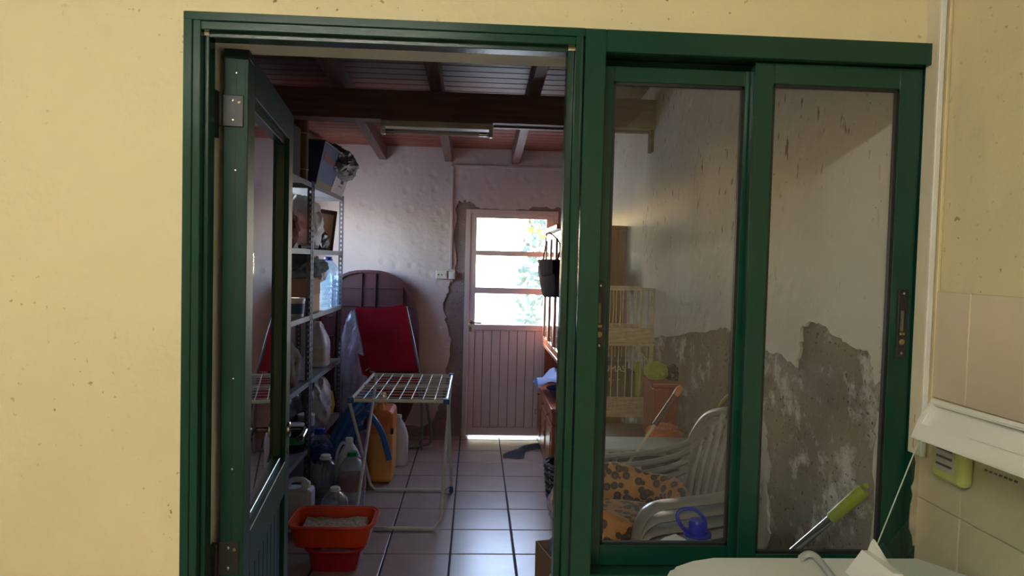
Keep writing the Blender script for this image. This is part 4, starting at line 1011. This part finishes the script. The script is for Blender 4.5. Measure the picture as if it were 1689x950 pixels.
# ---- cloth on floor, carton at the right jamb
bm = bmesh.new(); cp = [PZ(x, y_, .004) for x, y_ in ((829, 755), (863, 757), (868, 744), (893, 738), (893, 731), (868, 735), (852, 745), (832, 750))]
g = []; n1 = 22
A_ = smoothpts([PZ(829, 755, 0), PZ(848, 757, 0), PZ(864, 756, 0), PZ(868, 746, 0), PZ(896, 741, 0)], 5); C_ = smoothpts([PZ(831, 750, 0), PZ(842, 745, 0), PZ(854, 741, 0), PZ(868, 735, 0), PZ(896, 730, 0)], 5)
for i, (a, b) in enumerate(zip(A_, C_)):
    g.append([bm.verts.new(a.lerp(b, j/6)+Vector((0, 0, .006+.018*max(0, noise.noise(Vector((i*.35, j*.8, 2)))+.35)*(1 if 0 < j < 6 else .2)))) for j in range(7)])
for a, b in zip(g, g[1:]):
    for j in range(6): bm.faces.new((a[j], a[j+1], b[j+1], b[j]))
bmesh.ops.solidify(bm, geom=bm.faces[:], thickness=.004)
link('floor_rag', bm, grey_cloth, None, True, label='slate grey rag crumpled on the floor before the metal door', cat='rag')
cb = thing('cardboard_box', 'open cardboard box on the floor behind the green door jamb', 'box', (.50, 3.45, 0))
qb = [Vector((.335, 3.50, 0)), Vector((.41, 3.20, 0)), Vector((.60, 3.247, 0)), Vector((.525, 3.547, 0))]
for i in range(4):
    a, b = qb[i], qb[(i+1) % 4]; nn = (b-a).cross(Vector((0, 0, 1))).normalized()*-.006
    prism('side', [a+Vector((0, 0, .0)), b, b+Vector((0, 0, .19)), a+Vector((0, 0, .19))], nn, cardboard, cb)
prism('base', [q_+Vector((0, 0, .002)) for q_ in qb], (0, 0, .005), cardboard, cb)
blob('grey_sack', (.47, 3.375, .15), (.085, .10, .135), mat('slate_film', rgb(112, 116, 128), .35, 0, .1, 8, .5, 14), None, .3, 2.4, 71, 4, True, label='shiny grey plastic sack inside the open cardboard box', cat='sack')
bk_ = thing('wire_basket', 'dark striped basket standing on the floor beside the brown sideboard', 'basket', (.60, 4.74, 0))
for i in range(9): tube('hoop', [(.66+.14*math.cos(2*math.pi*k/18)*(1+.02*i), 4.74+.14*math.sin(2*math.pi*k/18)*(1+.02*i), .012+.028*i) for k in range(18)], .009, ink if i % 2 else grey_cloth, bk_, 6, True)
lathe('liner', [(.11, 0), (.125, .24)], (.66, 4.74, .004), dark_cloth, bk_, 18, top=False)
blob('clear_bag', (.60, 4.30, .10), (.11, .12, .13), bag_clear, None, .3, 2.4, 73, 4, True, label='small clear plastic bag on the floor by the striped basket', cat='bag')
#PART3
# ================================================================== sideboard with hutch by the far door
SBX = .575
sb = thing('sideboard', 'tall glossy brown wooden sideboard with glazed hutch beside the metal door', 'sideboard', (.82, 5.62, 0))
sy0, sy1, sxb = 5.02, 6.20, XR-.014
box('plinth', SBX+.015, sxb, sy0+.01, sy1-.01, 0, .07, cab_wood, sb)
box('base_carcass', SBX+.02, sxb, sy0, sy1, .07, .515, cab_wood, sb, bev=.003)
box('counter', SBX-.01, sxb, sy0-.015, sy1+.01, .515, .545, cab_wood, sb, bev=.006, seg=2)
nd = 3; dw = (sy1-sy0)/nd
for i in range(nd):
    a, b = sy0+dw*i+.006, sy0+dw*(i+1)-.006
    d = box('base_door', SBX, SBX+.02, a, b, .08, .41, cab_wood, sb, bev=.004)
    box('door_panel', SBX-.006, SBX, a+.05, b-.05, .13, .36, cab_wood, d, bev=.005)
    w2 = box('drawer', SBX, SBX+.02, a, b, .42, .508, cab_wood, sb, bev=.004)
    tube('knob', [(SBX, (a+b)/2, .464), (SBX-.022, (a+b)/2, .464)], [.008, .012], brass, w2, 8)
    tube('pull', [(SBX, b-.03, .30), (SBX-.02, b-.03, .30), (SBX-.02, b-.03, .26), (SBX, b-.03, .26)], .004, brass, d, 6)
hx0 = SBX+.03
box('hutch_back', sxb-.015, sxb, sy0, sy1, .545, 1.84, cab_wood, sb)
for a in (sy0, sy1-.02): box('hutch_side', hx0+.02, sxb-.015, a, a+.02, .545, 1.84, cab_wood, sb)
box('hutch_floor', hx0, sxb-.015, sy0+.02, sy1-.02, .865, .895, cab_wood, sb, bev=.003)
box('cornice', hx0-.04, sxb, sy0-.03, sy1+.03, 1.84, 1.875, cab_wood, sb, bev=.008, seg=2)
box('hutch_shelf', hx0+.03, sxb-.015, sy0+.02, sy1-.02, 1.34, 1.358, cab_wood, sb)
for i in range(nd):
    a, b = sy0+dw*i+.004, sy0+dw*(i+1)-.004
    d = thing('hutch_door', None, None, (hx0, (a+b)/2, .9)); d.parent = sb; d.location = Vector((hx0, (a+b)/2, .9))-WO[sb.name]
    for y0_, y1_, z0_, z1_ in ((a, a+.045, .90, 1.835), (b-.045, b, .90, 1.835), (a+.045, b-.045, .90, .95), (a+.045, b-.045, 1.785, 1.835), (a+.045, b-.045, 1.35, 1.37)):
        box('door_frame', hx0, hx0+.02, y0_, y1_, z0_, z1_, cab_wood, d, bev=.003)
    bm = bmesh.new(); vs = [bm.verts.new(p) for p in ((hx0+.01, a+.045, .95), (hx0+.01, b-.045, .95), (hx0+.01, b-.045, 1.785), (hx0+.01, a+.045, 1.785))]; bm.faces.new(vs)
    link('pane', bm, glass_mat('hutch_glass', (.8, .8, .8), 2.2, .02, .06) if 'hutch_glass' not in MATS else MATS['hutch_glass'], d)
    tube('pull', [(hx0, a+.02, 1.02), (hx0-.02, a+.02, 1.02), (hx0-.02, a+.02, .97), (hx0, a+.02, .97)], .004, brass, d, 6)
# things on / at the sideboard
hg = thing('hanging_cloth', 'dark brown cloth bag hanging on the sideboard hutch doors', 'bag', PX(910, 430, hx0-.05))
def bagshape(pix, X, th):
    return [PX(x, y_, X) for x, y_ in pix]
pts = bagshape([(899, 428), (927, 428), (928, 490), (905, 490), (903, 476), (896, 447)], hx0-.02, 0)
prism('body', pts, (-.05, 0, 0), dark_cloth, hg, bev=.012)
prism('flap', [p+Vector((-.052, 0, 0)) for p in bagshape([(899, 428), (927, 428), (927, 452), (905, 456)], hx0-.02, 0)], (-.012, 0, 0), dark_cloth, hg, bev=.004)
tube('strap', smoothpts([pts[0]+Vector((-.02, -.05, 0)), pts[0]+Vector((-.01, -.12, .12)), pts[0]+Vector((-.005, -.2, .22)), pts[1]+Vector((-.01, .1, .12)), pts[1]+Vector((-.02, .05, 0))], 5), .006, dark_cloth, hg, 6)
bm = bmesh.new(); g = []
for i in range(13):
    g.append([bm.verts.new(Vector((SBX-.075+.35*j/10, 5.35+.5*i/12, .665+.03*math.sin(j*.9+i*.3)-.035*math.cos(j*.6)+.03*math.sin(i*.5)))) for j in range(11)])
for a, b in zip(g, g[1:]):
    for j in range(10): bm.faces.new((a[j], a[j+1], b[j+1], b[j]))
bmesh.ops.solidify(bm, geom=bm.faces[:], thickness=.008)
link('blue_cloth', bm, mat('pale_blue_cloth', rgb(132, 160, 212), .85, 0, .08, 10, .3, 40), None, True, label='pale blue cloth draped over a pan on the sideboard counter', cat='cloth')
pn = thing('frying_pan', 'black round pan on the sideboard counter under the blue cloth', 'pan', (.74, 5.42, .545))
lathe('bowl', [(.11, 0), (.14, .03), (.165, .075), (.172, .078), (.160, .07), (.135, .034), (.10, .012)], (.74, 5.42, .5455), mat('black_enamel', rgb(26, 28, 36), .25), pn, 24)
tube('handle', [(.74, 5.26, .615), (.74, 5.12, .64), (.74, 5.05, .645)], .011, ink, pn, 8)
lathe('stock_pot', [(.12, 0), (.125, .07), (.127, .09), (.125, .093)], (.84, 5.75, .5455), tube_grey, None, 20, label='grey pot on the sideboard counter propping up the blue cloth', cat='pot')

# ================================================================== right-hand side behind the window
# dark red chest carrying crates
ch = thing('storage_chest', 'dark red storage chest against the right wall under the red crate', 'chest', (.83, 3.72, 0))
box('body', .60, 1.07, 3.45, 4.0, 0, .64, dk_red, ch, bev=.01, seg=2)
box('lid', .59, 1.075, 3.44, 4.01, .64, .68, mat('maroon_lid', rgb(84, 30, 34), .5), ch, bev=.008, seg=2)
for a in (3.58, 3.86): box('latch', .584, .592, a-.02, a+.02, .60, .66, tube_grey, ch, bev=.003)
for i in range(3): box('label_stripe', .66+.13*i, .72+.13*i, 3.447, 3.4505, .36, .60, [navy, label_w, teal_lb][i], ch)
rcx0, rcx1 = PY(1073, 700, 3.62).x, PY(1141, 700, 3.62).x
rc_ = thing('red_crate', 'orange-red plastic crate with a pale lid rim on the dark red chest', 'crate', ((rcx0+rcx1)/2, 3.75, .68))
z1c = PY(1100, 632, 3.62).z
bm = bmesh.new(); B(bm, rcx0+.012, rcx1-.012, 3.63, 3.85, .681, z1c-.025, .012, 2); link('body', bm, red_pl, rc_)
box('rim', rcx0, rcx1, 3.62, 3.86, z1c-.03, z1c, red_pl, rc_, bev=.006)
box('rim_edge', rcx0+.005, rcx1-.03, 3.616, 3.62, z1c-.008, z1c-.002, mat('rim_pink', rgb(196, 120, 112), .4), rc_)
for i in range(4): x = rcx0+.03+(rcx1-rcx0-.06)*i/3; box('rib', x-.005, x+.005, 3.624, 3.632, .69, z1c-.03, red_pl, rc_)
blob('lime_packet', ((rcx0+rcx1)/2-.06, 3.74, z1c+.045), (.06, .07, .05), lime, None, .25, 2.2, 81, 3, True, label='lime green packet on top of the orange-red crate', cat='packet')
blob('foil_packet', ((rcx0+rcx1)/2+.05, 3.74, z1c+.035), (.06, .07, .045), mat('dark_foil', rgb(60, 58, 60), .2, .7, .2, 20, .8, 30), None, .35, 2.6, 83, 4, True, label='crinkled dark foil packet on top of the orange-red crate', cat='packet')
oc_ = PY(1108, 722, 3.40)
blob('orange_plush', (oc_.x, 3.535, .73), (.085, .075, .055), orange_cl, None, .4, 2.0, 91, 4, True, label='orange plush cloth in front of the orange-red crate', cat='cloth')
cj = thing('clear_jar', 'large clear plastic jar right of the orange-red crate', 'jar', (PY(1134, 700, 3.55).x, 3.52, .68))
cjx = PY(1135, 700, 3.52).x
lathe('body', [(.055, 0), (.06, .02), (.062, .18), (.052, .225), (.035, .245), (.032, .26)], (cjx+.005, 3.54, .6805), clear_pl, cj, 18)
lathe('cap', [(.037, .255), (.037, .285)], (cjx+.005, 3.54, .6805), grey_resin, cj, 16)
# broom with maroon grip
a3 = PY(1124, 637, 3.13); b3 = PY(859, 1041, 3.05); b3.z = .02
br_ = thing('broom', 'thin broom with pale stick and maroon grip leaning behind the grey chairs', 'broom', (b3.x, b3.y, 0))
def lp(t): return a3.lerp(b3, t)
tube('stick', [lp(.16), lp(.96)], .0062, mat('pale_stick', rgb(206, 194, 176), .4), br_, 8)
tube('grip', [lp(.035), lp(.17)], .0135, mat('maroon_grip', rgb(92, 24, 34), .5), br_, 10)
tube('grip_tip', [lp(0), lp(.012), lp(.04)], [.010, .016, .015], amber_dk, br_, 10)
hd = (b3-a3).normalized()
box('brush_head', -.13, .13, -.02, .02, 0, .035, red_pl, br_, .006, 2, Matrix.Translation(b3+Vector((0, 0, .05))))
box('bristles', -.125, .125, -.018, .018, -.068, 0, dark_cloth, br_, .003, 1, Matrix.Translation(b3+Vector((0, 0, .05))))
# wicker shelf
wx0, wx1, wy0, wy1 = .70, PY(1079, 560, 4.18).x, 4.18, 4.50
ws = thing('wicker_shelf', 'cream wicker shelf stand with thin rods behind the left window pane', 'shelf', ((wx0+wx1)/2, 4.34, 0))
zA, zB, zC, zD, zE = [PY(1040, y_, wy0).z for y_ in (477, 541, 567, 655, 688)]
for x in (wx0+.012, wx1-.014):
    for y_ in (wy0+.012, wy1-.012): tube('post', [(x, y_, 0), (x, y_, zA)], .011, wicker_m, ws, 8)
def weave(z0, z1, nm):
    """woven band round the stand"""
    bm = bmesh.new(); n_ = max(3, int((z1-z0)/.0085))
    for k in range(n_):
        z = z0+(z1-z0)*(k+.5)/n_; pts = []
        for x0_, y0_, x1_, y1_ in ((wx0, wy0, wx1, wy0), (wx1, wy0, wx1, wy1), (wx1, wy1, wx0, wy1), (wx0, wy1, wx0, wy0)):
            m_ = 16
            for q_ in range(m_):
                t_ = q_/m_; ph = (q_+k) % 2*2-1
                dx, dy = (y1_-y0_), -(x1_-x0_); l_ = math.hypot(dx, dy)
                pts.append((x0_+(x1_-x0_)*t_+dx/l_*.0035*ph, y0_+(y1_-y0_)*t_+dy/l_*.0035*ph, z))
        T(bm, pts, .0046, 5, True)
    return link(nm, bm, wicker_m, ws, True)
weave(zC+.010, zB, 'woven_band'); weave(zE, zD, 'woven_band'); weave(zC-.012, zC, 'woven_band')
tube('top_rail', [(wx0, wy0, zA), (wx1, wy0, zA), (wx1, wy1, zA), (wx0, wy1, zA)], .009, wicker_m, ws, 8, True)
for zz in (zC+.004, zE+.006): box('tier', wx0+.01, wx1-.01, wy0+.008, wy1-.008, zz, zz+.008, wicker_m, ws)
nrod = 9
for i in range(1, nrod):
    x = wx0+(wx1-wx0)*i/nrod
    for z0_, z1_ in ((zB, zA), (zD-.01, zC)):
        j = R.uniform(-.006, .006)
        tube('rod', smoothpts([(x, wy0, z0_), (x+j, wy0-.002, (z0_+z1_)/2), (x, wy0, z1_)], 3), .0038, wicker_m, ws, 6)
        tube('rod', [(x, wy1, z0_), (x, wy1, z1_)], .0038, wicker_m, ws, 6)
for i in range(1, 6):
    y_ = wy0+(wy1-wy0)*i/6
    for z0_, z1_ in ((zB, zA), (zD-.01, zC)): tube('rod', [(wx1, y_, z0_), (wx1, y_, z1_)], .0038, wicker_m, ws, 6)
bm = bmesh.new()
for k in range(26):
    z = zD+(zC-zD)*(k+.5)/26
    B(bm, wx1-.028, wx1-.002, wy0-.006, wy0+.004, z-.0045, z+.0035)
link('wrapped_post', bm, wicker_m, ws)
tube('brace', [(wx1-.12, wy0+.004, zC-.01), (wx1-.03, wy0+.004, zC-.11)], .006, wicker_m, ws, 6)
# printed box on the lower tier
zt2 = zE+.0145
pb = thing('printed_box', 'dark brown box with white lettering inside the wicker shelf', 'box', (.84, 4.36, zt2))
ub = PY(1036, 600, 4.245)
box('carton', .715, ub.x, 4.25, 4.44, zt2, PY(1036, 596, 4.25).z, brown_dk, pb, bev=.003)
def text(name, s, loc, size, m, parent, rot=(math.pi/2, 0, 0)):
    cu = bpy.data.curves.new(name, 'FONT'); cu.body = s; cu.size = size; cu.extrude = .0006; cu.align_x = 'RIGHT'
    o_ = bpy.data.objects.new(name, cu); COL.objects.link(o_)
    dg = bpy.context.evaluated_depsgraph_get(); me_ = bpy.data.meshes.new_from_object(o_.evaluated_get(dg))
    bpy.data.objects.remove(o_); o_ = bpy.data.objects.new(name, me_); COL.objects.link(o_); me_.materials.append(m)
    o_.rotation_euler = rot; o_.parent = parent; o_.location = Vector(loc)-WO[parent.name]; WO[o_.name] = Vector(loc)
    return o_
p = PY(1032, 613, 4.249); text('lettering', 'UMAS', p, .052, label_w, pb)
p = PY(1022, 629, 4.249); text('lettering', 'E -  >', p, .030, label_w, pb)
box('black_pouch', ub.x+.004, ub.x+.05, 4.26, 4.40, zt2, zt2+.25, ink, None, .006, 2, label='narrow black pouch beside the dark brown printed box', cat='pouch')
blob('lime_bag', (wx1-.058, 4.36, zt2+.14), (.045, .08, .15), lime, None, .2, 2.2, 95, 3, True, label='lime green bag at the right end of the wicker shelf', cat='bag')
# pale green patterned folding board behind the chairs
fb_ = thing('folding_board', 'pale green patterned board lying flat behind the stacked grey chairs', 'board', (.75, 3.28, 0))
zb_ = PY(1100, 742, 3.16).z
box('board_top', .44, 1.06, 3.16, 3.40, zb_-.03, zb_, oil_green, fb_, bev=.006, seg=2)
rp = random.Random(5)
for i in range(11):
    c = Vector((.48+.053*i, 3.1585, zb_-.016)); 
    prism('leaf_print', [c+Vector((.014*math.cos(a), 0, .007*math.sin(a))) for a in [2*math.pi*k/8 for k in range(8)]], (0, -.0008, 0), mat('sage_print', rgb(126, 136, 110), .7), fb_)
for x in (.66, 1.02):
    for y_ in (3.18, 3.38): tube('leg', [(x, y_, 0), (x, y_, zb_-.03)], .012, tube_grey, fb_, 8)
# ---- stacked resin armchairs
def resin_chair(label):
    t = thing('resin_armchair', label, 'chair', (0, 0, 0), 'grey resin armchairs in a stack')
    m = grey_resin
    # local: +x forward, y across, z up
    bm = bmesh.new(); g = []
    for i in range(9):
        u = i/8; x = -.21+.45*u
        g.append([bm.verts.new((x, (j/8-.5)*(.42+.06*u), .405+.025*u-.022*math.sin(math.pi*u)*math.sin(math.pi*j/8)-(.03*(u-.85)/.15 if u > .85 else 0))) for j in range(9)])
    for a, b in zip(g, g[1:]):
        for j in range(8): bm.faces.new((a[j], a[j+1], b[j+1], b[j]))
    bmesh.ops.solidify(bm, geom=bm.faces[:], thickness=.008)
    link('seat', bm, m, t, True)
    # arched back frame
    arch = [(-.20, -.245, .40), (-.235, -.25, .58), (-.27, -.235, .72), (-.295, -.17, .82), (-.31, -.06, .868), (-.312, 0, .872), (-.31, .06, .868), (-.295, .17, .82), (-.27, .235, .72), (-.235, .25, .58), (-.20, .245, .40)]
    bk2 = tube('backrest', smoothpts(arch, 4), .020, m, t, 8)
    for k in range(7):
        y_ = -.165+.055*k; zt3 = .80 if abs(y_) > .15 else (.835 if abs(y_) > .08 else .858)
        bm = bmesh.new(); pts = smoothpts([(-.20, y_*.9, .40), (-.238, y_, .60), (-.30, y_, zt3)], 5)
        T(bm, pts, .0125, 6, sx=1.3); link('slat', bm, m, bk2, True)
    # arms with the front legs flowing from them
    for s in (-1, 1):
        bm = bmesh.new()
        pts = smoothpts([(-.262, s*.240, .70), (-.20, s*.275, .665), (-.08, s*.295, .640), (.10, s*.30, .632), (.19, s*.295, .622), (.235, s*.285, .575), (.25, s*.275, .47), (.27, s*.28, .24), (.295, s*.285, 0)], 5)
        n_ = len(pts); T(bm, pts, [.0125 if i < n_*.62 else .0125+.006*(i/n_-.62)/.38 for i in range(n_)], 8, sx=2.5)
        link('armrest', bm, m, t, True)
        bm = bmesh.new(); pts = smoothpts([(-.20, s*.235, .43), (-.235, s*.245, .25), (-.29, s*.262, 0)], 5); T(bm, pts, .024, 8); link('rear_leg', bm, m, t, True)
        bm = bmesh.new(); B(bm, -.18, .24, s*.225-.008, s*.225+.008, .37, .41, .004); link('seat_rail', bm, m, t)
    return t
stk = [('lowest grey resin armchair in the stack behind the window', 0), ('second grey resin armchair from the bottom of the stack', 1), ('third grey resin armchair from the bottom of the stack', 2), ('topmost grey resin armchair of the stack, with the leopard cat bed', 3)]
pr_ = resin_chair(stk[0][0])
SA = math.pi+math.radians(13); SC = Vector((.745, 2.73, 0)); SDZ = .044
for lb_, i in stk:
    o = pr_ if i == 0 else copy_tree(pr_)
    o['label'] = lb_; o.location = SC+Vector((.006*i, 0, SDZ*i)); o.rotation_euler = (0, 0, SA); WO[o.name] = Vector(o.location)
# cat bed
cbz = .405+SDZ*3+.022
bc = PY(1063, 815, 2.66)
bc = Vector((.60, 2.70, cbz))
cbd = thing('cat_bed', 'leopard print plush cat bed resting on the topmost grey chair', 'cat bed', bc)
bm = bmesh.new(); NS, NR = 48, 14; rings = []
for i in range(NS):
    a = 2*math.pi*i/NS; ring = []
    hw = .165+.035*math.sin(a-.15)+.012*math.sin(a*5)
    Rr = .21+.010*math.sin(a*3)
    for k in range(NR):
        b = 2*math.pi*k/NR
        rr_ = Rr+.048*math.cos(b)*(1+.12*math.sin(7*a)*.5); zz = hw/2*(1+math.sin(b))
        ring.append(bm.verts.new(bc+Vector((rr_*1.08*math.cos(a), rr_*math.sin(a), zz))))
    rings.append(ring)
for i in range(NS):
    A2, C2 = rings[i], rings[(i+1) % NS]
    for k in range(NR): bm.faces.new((A2[k], A2[(k+1) % NR], C2[(k+1) % NR], C2[k]))
link('bolster', bm, leopard, cbd, True)
lathe('cushion', [(.17, .01), (.19, .035), (.17, .065), (.10, .075), (.02, .07)], bc, leopard, cbd, 28, sx=1.05)
# low stool, blue-capped jug and a folded paper by the window
so = thing('low_stool', 'low wooden stool hidden under the blue-capped jug below the window', 'stool', (.60, 1.98, 0))
box('seat', .44, .71, 1.84, 2.055, .53, .555, wood_mat('pine', rgb(160, 120, 80), rgb(180, 140, 98), 0), so, bev=.006, seg=2)
for x in (.465, .685):
    for y_ in (1.865, 2.03): box('leg', x-.018, x+.018, y_-.018, y_+.018, 0, .53, MATS['pine'], so, bev=.003)
jc = PY(1150, 885, 1.97); jx = jc.x; jh = 0
bj = thing('water_jug', 'clear bottle with royal blue cap and carrying handle by the window', 'bottle', (jx, 1.97, .555))
zc_ = PY(1150, 880, 1.97).z-.555
lathe('body', [(.078, 0), (.085, .02), (.085, .14), (.078, .155), (.085, .17), (.085, zc_-.09), (.07, zc_-.05), (.04, zc_-.015), (.03, zc_)], (jx, 1.97, .5555), clear_bl, bj, 20)
lathe('cap', [(.040, -.004), (.040, .004), (.026, .006), (.026, .032), (.022, .04)], (jx, 1.97, .5555+zc_), royal, bj, 18)
q1, q2 = PY(1168, 884, 1.97), PY(1133, 885, 1.97)
tube('handle', smoothpts([PY(x, y_, 1.95) for x, y_ in ((1164, 878), (1162, 858), (1150, 843), (1135, 839), (1122, 842), (1117, 852), (1124, 868), (1138, 882))], 5), .0055, royal, bj, 8)
pp = [PY(x, y_, 1.86) for x, y_ in ((1080, 907), (1086, 897), (1098, 889), (1116, 883), (1130, 890), (1146, 903), (1150, 910))]
pp = pp+[Vector((pp[-1].x, 1.86, .556)), Vector((pp[0].x, 1.86, .556))]
prism('paper_sheet', pp, (0, .012, .0), paper, None, label='white folded paper sheet standing by the blue-capped jug', cat='paper')
# mop with green grip on the crumbled wall
m0 = PX(1423, 810, XR-.035); m1 = Vector((.40, 2.26, .05))
mp_ = thing('mop', 'mop with chrome pole and lime green grip leaning on the crumbled wall', 'mop', (m1.x, m1.y, 0))
def mpt(t_): return m0.lerp(m1, t_)
tube('pole', [mpt(.06), mpt(1)], .0115, chrome, mp_, 12)
tube('grip', [mpt(-.005), mpt(.005), mpt(.09), mpt(.095)], [.016, .0185, .0165, .014], lime, mp_, 14)
tube('hang_loop', [mpt(-.004)+Vector((0, 0, .012)), mpt(-.012)+Vector((0, 0, .01)), mpt(-.012)], .006, lime, mp_, 8)
lathe('mop_head', [(.06, -.045), (.055, .0), (.03, .04), (.015, .06)], m1, lime, mp_, 14)
bm = bmesh.new(); rs = random.Random(3)
for k in range(60):
    a = rs.uniform(0, 6.28); r_ = rs.uniform(.02, .11)
    T(bm, [m1+Vector((.03*math.cos(a), .03*math.sin(a), .0)), m1+Vector((r_*math.cos(a), r_*math.sin(a), -.04))], .006, 4)
st_ = link('strands', bm, white_bag, mp_); st_['kind'] = 'stuff'
# yellow cable looped on the right wall
yc = thing('yellow_cable', 'pale yellow cable loop hanging on the damp right wall', 'cable', PX(1190, 690, XR-.02))
tube('loop', smoothpts([PX(x, y_, XR-.02) for x, y_ in ((1207, 648), (1192, 662), (1183, 682), (1181, 705), (1188, 722), (1202, 730))], 5), .007, mat('pale_yellow_cable', rgb(186, 176, 90), .5), yc, 8)
screw(PX(1207, 648, XR-.002), (-1, 0, 0), .006, chrome, yc, 'nail')
